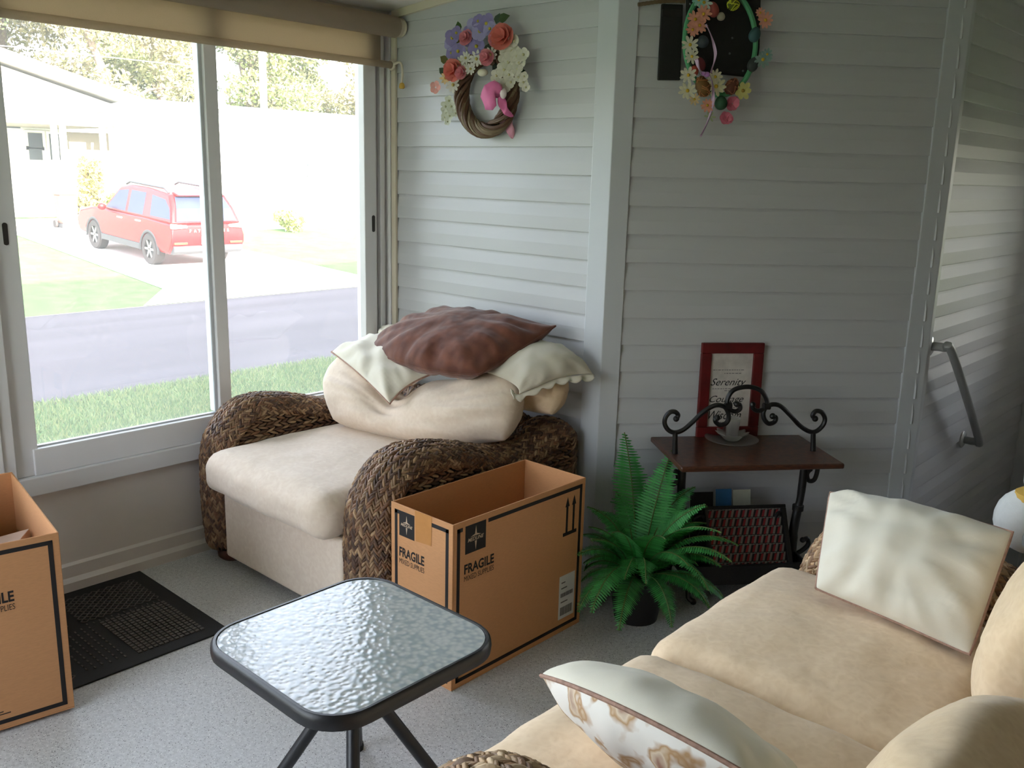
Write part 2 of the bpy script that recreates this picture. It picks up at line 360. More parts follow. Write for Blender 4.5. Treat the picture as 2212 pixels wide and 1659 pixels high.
PROF = [(0, 0), (.0150, 0), (.0155, .003), (.0146, .048), (.0075, .090), (.0062, LAP), (0, LAP)]
def siding(name, p0, p1, n, k0, k1, back=.1):
    p0, p1, n = map(np.asarray, (p0, p1, n)); L = np.linalg.norm(p1-p0); e = (p1-p0)/L
    z0 = 1.602+k0*LAP; z1 = 1.602+(k1+1)*LAP
    W = lambda s, o, z: (p0[0]+e[0]*s+n[0]*o, p0[1]+e[1]*s+n[1]*o, z)
    root = struct(name, MB().add([W(0, 0, z0-.08), W(L, 0, z0-.08), W(L, 0, z1), W(0, 0, z1), W(0, -back, z0-.08), W(L, -back, z0-.08), W(L, -back, z1), W(0, -back, z1)],
                  [(0,1,2,3),(7,6,5,4),(0,4,5,1),(2,6,7,3),(0,3,7,4),(1,5,6,2)]), M['vinyl'], smooth=False)
    mb = MB().prism(PROF, lambda o, z, s: W(s, o, z), 0, L)
    first = None
    for k in range(k0, k1+1):
        if first is None: o = obj('siding_panel', mb, M['vinyl'], root, smooth=False); first = o
        else: o = bpy.data.objects.new('siding_panel', first.data); link(o, root)
        o.location = (0, 0, 1.602+k*LAP)
    return root
siding('wall_back', (-.1, 0), (1.14, 0), (0, -1), -15, 7)
siding('wall_diagonal', WB0-EB*.03, WB1+EB*.03, NB, -15, 8)
siding('wall_right', (2.03, .90), (2.03, 2.66), (1, 0), -23, 9)
# corner posts
def post(name, poly, z0, z1, mat='trim'):
    return struct(name, MB().prism(poly, lambda a, b, d: (a, b, d), z0, z1), M[mat], smooth=False, bevel=.003)
post('trim_1', [(1.125, .02), (1.125, -.02), (1.2115, -.02), tuple(WB0+NB*.02+EB*.008), tuple(WB0-NB*.03)], 0, 2.27)
post('trim_2', [tuple(WB1-NB*.03), tuple(WB1+NB*.02-EB*.004), (2.062, .926), (2.062, .96), (2.0, .96)], 0, 2.37)
post('trim_3', [(2.02, 2.63), (2.14, 2.63), (2.14, 2.72), (2.02, 2.72)], -.745, 2.37)
# wall base strips
struct('baseboard_back', MB().box((-.0, -.016, 0), (1.125, 0, .079)), M['trim'], smooth=False)
struct('baseboard_diagonal', MB().prism([tuple(WB0+EB*.01), tuple(WB1), tuple(WB1+NB*.016), tuple(WB0+NB*.016+EB*.01)], lambda a, b, d: (a, b, d), 0, .079), M['trim'], smooth=False)
# strip under the ceiling along the back wall
struct('trim_4', MB().prism([(.03, roofz(.03)-.033), (1.24, roofz(1.24)-.033), (1.24, roofz(1.24)-.001), (.03, roofz(.03)-.001)], lambda a, b, d: (a, d, b), -.03, 0), M['cream_trim'], smooth=False)
# window wall
wl = MB().box((-.12, -4.0, -.05), (0, .0, .385)).box((-.12, -4.0, 2.1), (0, .0, 2.16))
struct('wall_left', wl, M['knee'], smooth=False)
struct('baseboard_left', MB().prism([(0, 0), (.028, 0), (.028, .034), (.012, .048), (.012, .092), (0, .1)], lambda a, b, d: (a, d, b), -3.9, -.001), M['knee'], smooth=False)
def window(n, ya, yb, mull, zlo=.385, zhi=2.1):            # ya > yb, along the window wall
    r = struct_root('window_%d' % n, (0, (ya+yb)/2, zlo))
    def p(name, a, b, mat='frame', bev=.003): return obj(name, MB().box(a, b), M[mat], r, smooth=False, bevel=bev)
    p('sill_rail', (-.07, yb, zlo), (.03, ya, zlo+.065)); p('bottom_rail', (-.05, yb+.1, zlo+.065), (.014, ya-.08, .544)); p('head_rail', (-.07, yb, zhi-.03), (.02, ya, zhi+.02))
    p('glazing_bead', (-.03, yb+.118, .544), (-.012, ya-.165, .549), 'trim', 0)
    p('jamb', (-.07, ya-.03, zlo+.065), (.018, ya, zhi)); p('track', (-.07, ya-.05, zlo+.065), (-.012, ya-.03, zhi)); p('track', (-.07, ya-.073, zlo+.065), (.006, ya-.05, zhi)); p('track', (-.07, ya-.10, zlo+.065), (-.018, ya-.073, zhi))
    p('sash_stile', (-.05, ya-.165, zlo+.065), (.010, ya-.10, zhi)); p('sash_stile', (-.05, yb+.04, zlo+.065), (.004, yb+.118, zhi)); p('jamb', (-.07, yb, zlo+.065), (.022, yb+.04, zhi))
    p('mullion', (-.05, mull-.026, .549), (-.005, mull+.026, zhi)); p('mullion_edge', (-.06, mull-.040, .549), (-.02, mull-.026, zhi), 'trim')
    p('glass_pane', (-.028, yb+.117, .546), (-.024, mull-.03, zhi), 'pane', 0); p('glass_pane', (-.028, mull+.02, .546), (-.024, ya-.163, zhi), 'pane', 0)
    for y, x in ((ya-.119, .010), (yb+.082, .004)):
        obj('latch', MB().prism([(y+.008*math.cos(t)*1.0, 1.27+.028*(1 if math.sin(t) >= 0 else -1)+.008*math.sin(t)) for t in np.linspace(0, 2*PI, 17)[:-1]], lambda a, b, d: (d, a, b), x-.002, x+.0025), M['dark_slot'], r, smooth=False)
    return r
window(1, -.001, -1.70, -.862)
window(2, -1.76, -3.84, -2.8)
post('trim_5', [(-.12, -1.76), (.03, -1.76), (.03, -1.70), (-.12, -1.70)], .385, 2.1, 'frame')
post('trim_6', [(-.12, -4.0), (.03, -4.0), (.03, -3.84), (-.12, -3.84)], .385, 2.1, 'frame')
post('trim_8', [(.022, -.028), (.05, -.028), (.05, -.0135), (.022, -.0135)], 0, 2.1, 'cream_trim')
# the sides of the porch behind the camera
def holed_wall(name, axis, pos, a0, a1, z0, z1, holes, t=.1):
    mb = MB(); xs = [a0]+sum([[h[0], h[1]] for h in holes], [])+[a1]
    def bx(p, q, lo, hi):
        if axis == 'y': mb.box((p, pos-t, lo), (q, pos, hi))
        else: mb.box((pos, p, lo), (pos+t, q, hi))
    for i in range(0, len(xs), 2): bx(xs[i], xs[i+1], z0, z1)
    for h in holes: bx(h[0], h[1], z0, h[2]); bx(h[0], h[1], h[3], z1)
    return struct(name, mb, M['rear_dim'] if name == 'wall_rear' else M['vinyl'], smooth=False)
holed_wall('wall_near', 'y', -3.9, 0, RX+.1, -.05, 2.75, [(.12, 1.9, .35, 2.1)])
holed_wall('wall_rear', 'x', RX, -4.0, 2.8, -.8, 2.8, [])
holed_wall('wall_end', 'y', 2.8, 2.0, RX+.1, -.8, 2.75, [(2.6, 3.3, .7, 1.8)])
def fixed_window(n, axis, pos, a0, a1, z0, z1):
    r = struct_root('window_%d' % n, ((a0+a1)/2, pos, z0) if axis == 'y' else (pos, (a0+a1)/2, z0))
    def p(name, a, b, lo, hi, t, mat): obj(name, MB().box((a, pos-t, lo), (b, pos+t, hi)) if axis == 'y' else MB().box((pos-t, a, lo), (pos+t, b, hi)), M[mat], r, smooth=False)
    p('frame_rail', a0, a1, z0, z0+.05, .04, 'frame'); p('frame_rail', a0, a1, z1-.05, z1, .04, 'frame')
    for a in (a0, (a0+a1)/2-.025, a1-.05): p('frame_stile', a, a+.05, z0+.05, z1-.05, .04, 'frame')
    p('glass_pane', a0+.05, a1-.05, z0+.05, z1-.05, .003, 'pane')
fixed_window(4, 'y', 2.75, 2.6, 3.3, .7, 1.8); fixed_window(5, 'y', -3.95, .12, 1.9, .35, 2.1)
# the house the porch leans on; its mass shades the near lawn and the road
hb = MB().prism([(-.1, .14), (1.1, .14), (1.9, 1.05), (1.9, 30), (-.1, 30)], lambda a, b, d: (a, b, d), -.8, 4.7)
struct('house_body', hb, M['stucco'], smooth=False)
tag(obj('yard', MB().add([(-.12, -40, -.8), (40, -40, -.8), (40, 40, -.8), (-.12, 40, -.8)], [(0, 1, 2, 3)]), M['lawn']), kind='structure')

# roller blind
BL = thing('roller_blind', (.075, -1.2, 1.93), 'beige roller blind rolled up above the big window', 'blind')
obj('roller_tube', MB().lathe([(.0, -2.6), (.043, -2.6), (.043, -.055), (.0, -.055)], (.085, 0, 2.085), 24, 'y'), M['blind'], BL)
obj('blind_cloth', MB().box((.040, -2.6, 1.945), (.043, -.10, 2.085)), M['blind'], BL, smooth=False)
obj('bottom_bar', MB().lathe([(0, -2.6), (.014, -2.6), (.014, -.045), (0, -.045)], (.046, 0, 1.937), 14, 'y'), M['blind'], BL)
obj('bracket', MB().lathe([(.0, -.055), (.038, -.055), (.040, -.045), (.034, -.04), (.034, -.030), (.039, -.026), (.036, -.02), (0, -.02)], (.085, 0, 2.085), 18, 'y'), M['cream_trim'], BL)
obj('end_ring', MB().tube([(.046+.018*math.cos(t), -.044, 1.937+.018*math.sin(t)) for t in np.linspace(0, 2*PI, 15)], .005, 6), M['cream_trim'], BL)
cord = obj('pull_cord', MB().tube(catmull([(.064, -.045, 1.94), (.10, -.045, 1.945), (.115, -.045, 1.93), (.118, -.045, 1.90), (.115, -.045, 1.86)], 6), .005, 7), M['cream_trim'], BL)
obj('cord_toggle', MB().lathe([(0, 0), (.009, 0), (.013, .006), (.010, .02), (.005, .024), (0, .024)], (.115, -.045, 1.838), 10), M['beak'], cord)

# grab rail on the right wall
GR = thing('grab_rail', (2.045, 1.2, .6), 'grey metal grab rail sloping down on the shaded right wall', 'grab rail')
a, b = np.array([2.045, .99, .885]), np.array([2.045, 1.60, .385])
pth = catmull([a, a+[.05, .012, 0], a+[.075, .05, -.03], b+[.075, -.04, .035], b+[.055, .005, .0], b], 8)
obj('rail_tube', MB().tube(pth, .017, 14), M['chrome'], GR)
for c in (a, b): obj('wall_flange', MB().lathe([(0, 0), (.038, 0), (.038, .006), (.03, .011), (0, .011)], (c[0], c[1], c[2]), 20, 'x'), M['flange'], GR)

# ================================================================ wicker weaving
def spindle():
    ts = np.array([-1, -.72, -.3, .15, .6, 1.]); rs = np.array([.12, .72, 1., 1., .75, .12]); ns = 6; V = []
    for t, r in zip(ts, rs):
        for j in range(ns):
            a = 2*PI*j/ns; V.append((t, r*math.cos(a), r*math.sin(a)-.55*t*t))
    F = [(i*ns+j, i*ns+(j+1) % ns, (i+1)*ns+(j+1) % ns, (i+1)*ns+j) for i in range(len(ts)-1) for j in range(ns)]
    return np.array(V), np.array(F)
SPV, SPF = spindle()
def weave_mesh(name, C, T, Nn, ln, wd, hg, seed, parent, pal):
    rng = np.random.default_rng(seed); C, T, Nn = map(np.asarray, (C, T, Nn)); n = len(C)
    T = T/np.linalg.norm(T, axis=1)[:, None]; B = np.cross(Nn, T); B /= np.linalg.norm(B, axis=1)[:, None]
    l = ln*rng.uniform(.85, 1.2, n); wv = wd*rng.uniform(.8, 1.15, n); h = hg*rng.uniform(.85, 1.15, n)
    V = C[:, None]+T[:, None]*(SPV[:, 0][None]*l[:, None])[..., None]+B[:, None]*(SPV[:, 1][None]*wv[:, None])[..., None]+Nn[:, None]*(SPV[:, 2][None]*h[:, None])[..., None]
    F = SPF[None]+(np.arange(n)*len(SPV))[:, None, None]
    P = np.array([lin(c) for c in pal]); k = rng.integers(0, len(P), n); col = P[k]*rng.uniform(.65, 1.25, n)[:, None]
    o = raw(name, V.reshape(-1, 3), F.reshape(-1, 4), M['wick'], parent, np.repeat(col, len(SPV), 0)); return tag(o, kind='stuff')
PAL_D = [(118, 88, 64), (138, 108, 80), (94, 66, 50), (160, 130, 98), (124, 88, 62), (84, 62, 50)]
PAL_L = [(172, 142, 110), (186, 154, 118), (144, 112, 82), (200, 172, 138), (156, 118, 84), (130, 100, 76)]
ARM = [(0, .05), (-.012, .18), (-.014, .34), (-.004, .45), (.035, .535), (.10, .598), (.18, .626), (.28, .620), (.40, .594), (.52, .556), (.62, .537), (.72, .542), (.82, .566), (.90, .586), (.955, .572), (.985, .52), (.99, .40), (.99, .06)]
def wicker_arm(parent, origin, fwd, side, pal, seed, halfw=.10, path=ARM, scale=1.0, lanes=22, name='arm', rows=True):
    """arm swept along path (d behind the front, z); fwd = unit vector pointing back, side = across"""
    o = np.array(origin, float); fwd = np.array(fwd, float); side = np.array(side, float)
    P = catmull(path, 10); D = np.gradient(P, axis=0); s = np.r_[0, np.cumsum(np.linalg.norm(np.diff(P, axis=0), axis=1))]; Ltot = s[-1]
    D /= np.linalg.norm(D, axis=1)[:, None]; NN = np.c_[-D[:, 1], D[:, 0]]        # outward normal
    DROP = .05; TH = math.radians(98)
    def W(a, d, z): return o+fwd*d+side*a+np.array([0, 0, z])
    def surf(u, th, extra=0):
        d, z = np.interp(u, s, P[:, 0]), np.interp(u, s, P[:, 1]); n0, n1 = np.interp(u, s, NN[:, 0]), np.interp(u, s, NN[:, 1])
        off = DROP*(math.cos(th)-1)+extra*math.cos(th); a = (halfw+extra)*math.sin(th)
        return W(a, d+n0*off, z+n1*off), fwd*n0*math.cos(th)+side*math.sin(th)+np.array([0, 0, n1*math.cos(th)])
    # core
    mb = MB(); nu = len(P); ths = np.linspace(-TH, TH, 9)
    mb.grid(lambda u, v: surf(u*Ltot, -TH+2*TH*v)[0], nu, 9)
    edge = [(np.interp(x, s, P[:, 0])+np.interp(x, s, NN[:, 0])*DROP*(math.cos(TH)-1), np.interp(x, s, P[:, 1])+np.interp(x, s, NN[:, 1])*DROP*(math.cos(TH)-1)) for x in np.linspace(0, Ltot, nu)]
    for sg in (-1, 1):
        mb.add([W(sg*halfw*.985, d, z) for d, z in edge], [tuple(range(len(edge)))])
    arm = obj(name, mb, M['wick_base'], parent, smooth='all', fix=False)
    # braid columns along the band
    C = []; T = []; Nn = []; rng = random.Random(seed); pitch = .0145*scale
    for i in range(lanes):
        th = -TH+2*TH*(i+.5)/lanes; sg = 1 if i % 2 else -1; ph = rng.random()*pitch
        x = .012+ph
        while x < Ltot-.012:
            p, n = surf(x, th, .004); p2, _ = surf(min(x+.01, Ltot), th, .004); p3, _ = surf(x, th+.05, .004)
            t = p2-p; t /= np.linalg.norm(t); b = p3-p; b /= np.linalg.norm(b); an = math.radians(32+rng.uniform(-9, 9))*sg
            C.append(p+np.array([rng.uniform(-.002, .002) for _ in range(3)])); T.append(t*math.cos(an)+b*math.sin(an)); Nn.append(n/np.linalg.norm(n)); x += pitch*rng.uniform(.85, 1.15)
    # side panels, plaited rows
    E2 = np.array(edge); poly = E2
    def inside(d, z):
        c = False; j = len(poly)-1
        for i in range(len(poly)):
            if (poly[i][1] > z) != (poly[j][1] > z) and d < (poly[j][0]-poly[i][0])*(z-poly[i][1])/(poly[j][1]-poly[i][1])+poly[i][0]: c = not c
            j = i
        return c
    for sg in (-1, 1) if rows else ():
        z = .06; row = 0
        while z < .62:
            d = .03+(row % 2)*.017
            while d < .96:
                if inside(d, z):
                    an = math.radians(rng.uniform(8, 24))*(1 if row % 2 else -1)
                    C.append(W(sg*(halfw+.002), d, z)); T.append(fwd*math.cos(an)+np.array([0, 0, math.sin(an)])); Nn.append(side*sg)
                d += .033*rng.uniform(.9, 1.1)
            z += .0135*scale; row += 1
    weave_mesh('wicker_weave', C, T, Nn, .0245*scale, .0062*scale, .0092*scale, seed, arm, pal)
    return arm

def cushion(cx, cy, cz, sx, sy, sz, r, crown=.03, seed=1, n=22, wob=.006, under=.0):
    bm = bmesh.new(); bmesh.ops.create_cube(bm, size=2); bmesh.ops.subdivide_edges(bm, edges=bm.edges, cuts=n, use_grid_fill=True)
    mb = MB(); vs = []
    for v in bm.verts:
        p = np.array(v.co); h = np.array([sx, sy, sz])/2; q = p*h; c = np.clip(q, -(h-r), h-r); d = q-c; L = np.linalg.norm(d)
        if L > 1e-9: q = c+d/L*min(r, max(L, r)) if True else q
        f = (1-p[0]**2*.9)*(1-p[1]**2*.9)
        q[2] += crown*f*(1 if p[2] > 0 else -under) if abs(p[2]) > .2 else 0
        bul = (1-p[2]**2); q[0] += math.copysign(.012*bul*(1-p[1]**2), p[0])*abs(p[0]); q[1] += math.copysign(.012*bul*(1-p[0]**2), p[1])*abs(p[1])
        nn = mnoise.noise(Vector((q[0]*7+seed*3.1, q[1]*7, q[2]*7)))+.5*mnoise.noise(Vector((q[0]*16+seed, q[1]*16, q[2]*16+3)))
        q = q+p/np.linalg.norm(p)*nn*wob
        vs.append((q[0]+cx, q[1]+cy, q[2]+cz))
    bm.verts.ensure_lookup_table(); bm.verts.index_update()
    mb.add(vs, [tuple(v.index for v in f.verts) for f in bm.faces]); bm.free(); return mb

def quad_patch(ctrl):
    Cn = np.array(ctrl, float)           # 3x3x3, rows v (bottom to top), columns u (left to right)
    def B(t): return np.array([t*(t-1)/2, 1-t*t, t*(t+1)/2])
    return lambda u, v: np.einsum('i,j,ijk->k', B(v), B(u), Cn)
def pillow_sides(ctrl, thick, n=34, seed=1, wr=.006, pinch=.06, pw=.5, wfreq=9, dent=None):
    """front and back halves of a stuffed pillow over a curved middle surface"""
    S = quad_patch(ctrl); F, Bk, edge = MB(), MB(), []
    def mid(u, v): return S(u*(1-pinch*(1-v*v)), v*(1-pinch*(1-u*u)))
    def nrm(u, v):
        e = 1e-3; a = mid(u+e, v)-mid(u-e, v); b = mid(u, v+e)-mid(u, v-e); c = np.cross(a, b); return c/np.linalg.norm(c)
    def half(sg):
        def fn(a, b):
            u = math.sin((a-.5)*PI) if True else 2*a-1; v = math.sin((b-.5)*PI)
            h = thick/2*(max(0, (1-u*u))*max(0, (1-v*v)))**pw
            ang = math.atan2(v, u)
            k = (max(abs(u), abs(v)))**2*(1-max(abs(u), abs(v))**8)
            wv = wr*k*(math.sin(ang*wfreq+seed)+.6*math.sin(ang*(wfreq*2.3)+seed*2))+wr*1.2*mnoise.noise(Vector((u*2.6+seed*1.7, v*2.6, sg*3)))*(1-max(abs(u), abs(v))**6)
            q = mid(u, v)+nrm(u, v)*sg*(h+wv)
            if dent: k2 = math.exp(-((u-dent[0])/dent[1])**2)*max(0, (v+1)/2)**1.2; q = q-np.array([0, 0, dent[2]*k2])-nrm(u, v)*sg*h*.45*k2*(1+.25*math.sin(v*14+u*9))
            return q
        return fn
    F.grid(half(1), n, n); Bk.grid(half(-1), n, n)
    for k in range(4):
        for t in np.linspace(-1, 1, 14)[:-1]:
            u, v = ((t, -1), (1, t), (-t, 1), (-1, -t))[k]; edge.append(mid(u, v))
    return F, Bk, edge
def pillow(name, loc, ctrl, thick, mf, mk, label, cat='pillow', pipe=None, group=None, **k):
    t = thing(name, loc, label, cat, group); F, Bk, e = pillow_sides(ctrl, thick, **k)
    obj('front_cover', F, mf, t, smooth='all', fix=False); obj('back_cover', Bk, mk, t, smooth='all', fix=False)
    if pipe is not None: obj('piping', MB().tube(e+[e[0]], .004, 6, caps=False), pipe, t)
    return t

# ================================================================ wicker armchair
CH = thing('wicker_armchair', (.58, -.55, 0), 'wide brown woven wicker armchair with cream seat cushion beside the window', 'armchair')
wicker_arm(CH, (.130, -1.02, 0), (0, 1, 0), (1, 0, 0), PAL_D, 3, .085)
wicker_arm(CH, (1.045, -1.02, 0), (0, 1, 0), (1, 0, 0), PAL_D, 4, .098)
BACKP = [(.83, .28), (.825, .42), (.835, .52), (.87, .585), (.92, .60), (.96, .565), (.98, .45), (.985, .25), (.985, .07)]
wicker_arm(CH, (.58, -1.02, 0), (0, 1, 0), (1, 0, 0), PAL_D, 5, .36, BACKP, 1.2, 40, 'back_frame', False)
obj('seat_base', MB().box((.218, -1.02, .045), (.945, -.2, .33)), M['cream'], CH, smooth=True, bevel=.012, seg=3)
obj('seat_cushion', cushion(.58, -.715, .402, .742, .78, .155, .06, .03, 4), M['cream'], CH, smooth='all')
for x, y in ((.15, -.95), (1.03, -.95), (.15, -.12), (1.03, -.12)):
    obj('foot', MB().lathe([(0, 0), (.045, 0), (.058, .012), (.060, .03), (.05, .046), (.03, .055), (0, .055)], (x, y, 0), 20), M['foot'], CH)

# cushions heaped on the armchair
def place(rows): return rows
pillow('back_cushion', (.64, -.45, .49),
       [[(.32, -.585, .53), (.66, -.50, .50), (1.08, -.40, .57)],
        [(.18, -.51, .655), (.66, -.44, .59), (1.09, -.33, .70)],
        [(.21, -.40, .765), (.62, -.36, .69), (1.00, -.27, .815)]], .25, M['cream'], M['cream'],
       'large cream cushion sagging in the middle, propped on the armchair seat', 'cushion', seed=3, wr=.012, pinch=.0, pw=.36, wfreq=7, n=56, dent=(-.18, .24, .08))
pillow('back_cushion', (1.02, -.2, .6),
       [[(.62, -.20, .63), (.9, -.20, .63), (1.13, -.20, .64)],
        [(.62, -.16, .71), (.9, -.16, .72), (1.16, -.17, .72)],
        [(.62, -.14, .79), (.9, -.14, .80), (1.13, -.15, .80)]], .17, M['cream_in'], M['cream_in'],
       'tan cream cushion wedged between the heaped cushions and the siding', 'cushion', seed=5, wr=.006, pinch=.0, pw=.34)
pillow('throw_pillow', (.45, -.42, .72),
       [[(.17, -.475, .765), (.43, -.545, .725), (.66, -.575, .655)],
        [(.22, -.36, .80), (.46, -.42, .79), (.70, -.47, .73)],
        [(.30, -.24, .82), (.52, -.29, .81), (.78, -.33, .78)]], .11, M['ivory'], M['floral'],
       'ivory pillow with peach piping drooping over the front of the heap', 'pillow', M['piping'], seed=8, wr=.013, pinch=.04, wfreq=8)
pillow('throw_pillow', (.1, -.12, .75),
       [[(.035, -.16, .72), (.16, -.16, .72), (.30, -.16, .72)],
        [(.03, -.12, .77), (.16, -.12, .78), (.30, -.12, .78)],
        [(.03, -.09, .815), (.16, -.09, .84), (.30, -.09, .85)]], .09, M['ivory'], M['ivory'],
       'white pillow mostly hidden behind the brown one in the window corner', 'pillow', seed=2, wr=.006)
sh = pillow('pillow_sham', (1.08, -.22, .8),
       [[(.93, -.38, .80), (1.07, -.36, .775), (1.10, -.35, .735)],
        [(.92, -.25, .85), (1.09, -.24, .845), (1.165, -.215, .785)],
        [(.92, -.10, .87), (1.10, -.09, .86), (1.22, -.08, .79)]], .08, M['ivory'], M['ivory'],
       'ivory sham with scalloped hem hanging towards the corner post', 'pillow', seed=6, wr=.006, pinch=0)
hem = catmull([(1.08, -.375, .755), (1.10, -.352, .735), (1.135, -.28, .765), (1.165, -.215, .785), (1.195, -.15, .79), (1.22, -.08, .79)], 10)
mbh = MB(); k = len(hem)
mbh.grid(lambda u, v: hem[min(int(u*(k-1)+.5), k-1)]+np.array([.012*v+.004*math.sin(u*40), -.008*v, -(.012+.012*abs(math.sin(u*7*PI)))*v]), k, 4)
so = obj('scalloped_hem', mbh, M['ivory'], sh, smooth='all'); so.modifiers.new('thick', 'SOLIDIFY').thickness = .004
pillow('brown_pillow', (.73, -.28, .83),
       [[(.365, -.43, .815), (.68, -.515, .79), (1.00, -.455, .805)],
        [(.385, -.28, .885), (.72, -.29, .875), (1.05, -.29, .875)],
        [(.50, -.10, .95), (.76, -.09, .925), (1.075, -.13, .955)]], .19, M['brown'], M['brown'],
       'wrinkled brown satin pillow on top of the heap of cushions', 'pillow', M['brown'], seed=11, wr=.011, pinch=.05, wfreq=11, n=48)

# ================================================================ loveseat
SF = thing('wicker_loveseat', (2.7, -1.07, 0), 'two-seat wicker loveseat with cream damask cushions at lower right', 'sofa')
wicker_arm(SF, (2.21, -.31, 0), (1, 0, 0), (0, 1, 0), PAL_L, 13, .10)
wicker_arm(SF, (2.21, -1.83, 0), (1, 0, 0), (0, 1, 0), PAL_L, 14, .10)
wicker_arm(SF, (2.21, -1.07, 0), (1, 0, 0), (0, 1, 0), PAL_L, 15, .65, BACKP, 1.3, 64, 'back_frame', False)
obj('seat_base', MB().box((2.24, -1.725, .05), (3.05, -.415, .325)), M['cream_in'], SF, smooth=True, bevel=.012, seg=3)
obj('seat_cushion', cushion(2.485, -.750, .395, .66, .655, .155, .06, .03, 7), M['cream_in'], SF, smooth='all')
obj('seat_cushion', cushion(2.485, -1.405, .395, .66, .645, .155, .06, .03, 9), M['cream_in'], SF, smooth='all')
for x, y in ((2.27, -.33), (2.27, -1.81), (3.12, -.33), (3.12, -1.81)):
    obj('foot', MB().lathe([(0, 0), (.045, 0), (.058, .012), (.060, .03), (.05, .046), (.03, .055), (0, .055)], (x, y, 0), 20), M['foot'], SF)
def back_cush(ctrl, th, seed):
    F, Bk, e = pillow_sides(ctrl, th, 34, seed, .006, 0, .3, 7)
    F.add(Bk.v, [f[::-1] for f in Bk.f]); obj('back_cushion', F, M['cream_in'], SF, smooth='all', fix=False)
back_cush([[(2.87, -.44, .52), (2.87, -.74, .52), (2.87, -1.03, .52)], [(2.915, -.44, .68), (2.905, -.74, .68), (2.905, -1.03, .68)], [(2.98, -.44, .84), (2.97, -.74, .86), (2.97, -1.03, .86)]], .22, 21)
back_cush([[(2.89, -1.11, .51), (2.85, -1.38, .52), (2.84, -1.68, .52)], [(2.95, -1.11, .585), (2.90, -1.38, .63), (2.90, -1.68, .65)], [(3.0, -1.11, .65), (2.97, -1.38, .75), (2.96, -1.68, .78)]], .2, 22)
# pillows on the loveseat
pillow('throw_pillow', (2.5, -.55, .5),
       [[(2.37, -.66, .53), (2.55, -.67, .51), (2.735, -.69, .51)],
        [(2.325, -.56, .63), (2.53, -.56, .64), (2.75, -.60, .63)],
        [(2.295, -.45, .705), (2.51, -.46, .735), (2.74, -.50, .74)]], .18, M['ivory'], M['floral'],
       'ivory square pillow leaning against the far arm of the loveseat', 'pillow', M['piping'], seed=31, wr=.011, pinch=.05)
pillow('throw_pillow', (2.45, -1.6, .5),
       [[(2.74, -1.45, .53), (2.50, -1.43, .52), (2.30, -1.44, .53)],
        [(2.75, -1.54, .61), (2.50, -1.52, .60), (2.275, -1.51, .60)],
        [(2.70, -1.65, .70), (2.48, -1.64, .70), (2.265, -1.575, .635)]], .16, M['ivory'], M['floral'],
       'ivory pillow with floral underside against the near loveseat arm', 'pillow', M['piping'], seed=33, wr=.006, pinch=.03)
# white plush bird beside the far end of the loveseat
PB = thing('plush_bird', (2.72, -.22, .55), 'round white plush bird with grey head at the right edge', 'plush toy')
c = at(2225, 1125, 'y', -.19)
obj('plush_body', MB().ball(c, .085, .08, .085, 20), M['plush'], PB, smooth='all')
obj('plush_head', MB().ball(c+[.02, 0, .115], .05, .05, .052, 16), M['plush_grey'], PB, smooth='all')
obj('felt_collar', MB().lathe([(.03, 0), (.055, -.015), (.06, -.03), (.045, -.022), (.03, -.005)], c+[.012, 0, .09], 16), M['beak'], PB)
obj('plush_wing', MB().ball(c+[.045, -.07, -.02], .045, .02, .05, 14), M['plush_grey'], PB, smooth='all')

# ================================================================ glass side table
TC = np.array([1.648, -1.517]); TH_ = .45; HS = .257
ST = thing('side_table', (TC[0], TC[1], 0), 'square black metal side table with pebbled glass top', 'table')
def rrect(h, r, n=9):
    out = []
    for k, (sx, sy) in enumerate(((1, 1), (-1, 1), (-1, -1), (1, -1))):
        for j in range(n):
            a = (k+j/(n-1))*PI/2; out.append((sx*(h-r)+r*math.cos(a), sy*(h-r)+r*math.sin(a)))
    return out
def ring(prof, h, r):                        # prof = (inset, z) closed loop round the rounded square
    mb = MB(); base = []; k = len(prof); n = None; vs = []
    for ins, z in prof:
        p = rrect(h-ins, r-ins); n = len(p); vs += [(TC[0]+a, TC[1]+b, z) for a, b in p]
    fs = [(i*n+j, i*n+(j+1) % n, ((i+1) % k)*n+(j+1) % n, ((i+1) % k)*n+j) for i in range(k) for j in range(n)]
    return mb.add(vs, fs)
obj('table_rim', ring([(0, TH_-.033), (-.002, TH_-.02), (0, TH_-.005), (.005, TH_), (.011, TH_), (.013, TH_-.006), (.020, TH_-.008), (.020, TH_-.033)], HS, .105), M['black_metal'], ST)
obj('glass_top', MB().prism(rrect(HS-.0135, .092), lambda a, b, d: (TC[0]+a, TC[1]+b, d), TH_-.0075, TH_-.002), M['tabglass'], ST, smooth=False)
for k in range(4):
    a = PI/4+math.radians(6)+k*PI/2; dx, dy = math.cos(a), math.sin(a)
    pr = [(.16, TH_-.02), (.10, TH_-.04), (.05, TH_-.055), (.028, TH_-.075), (.025, TH_-.11), (.033, TH_-.145), (.062, TH_-.18), (.135, .16), (.20, .06), (.225, .012)]
    p = catmull([(TC[0]+dx*d, TC[1]+dy*d, z) for d, z in pr], 6)
    lg = obj('leg', MB().tube(p, .0155, 12), M['black_metal'], ST)
    obj('foot_cap', MB().lathe([(0, 0), (.018, 0), (.019, .008), (.017, .02), (0, .022)], (TC[0]+dx*.225, TC[1]+dy*.225, 0), 12), M['rubber'], lg)
obj('leg_hub', MB().lathe([(0, 0), (.02, 0), (.02, .06), (0, .06)], (TC[0], TC[1], TH_-.15), 14), M['black_metal'], ST)

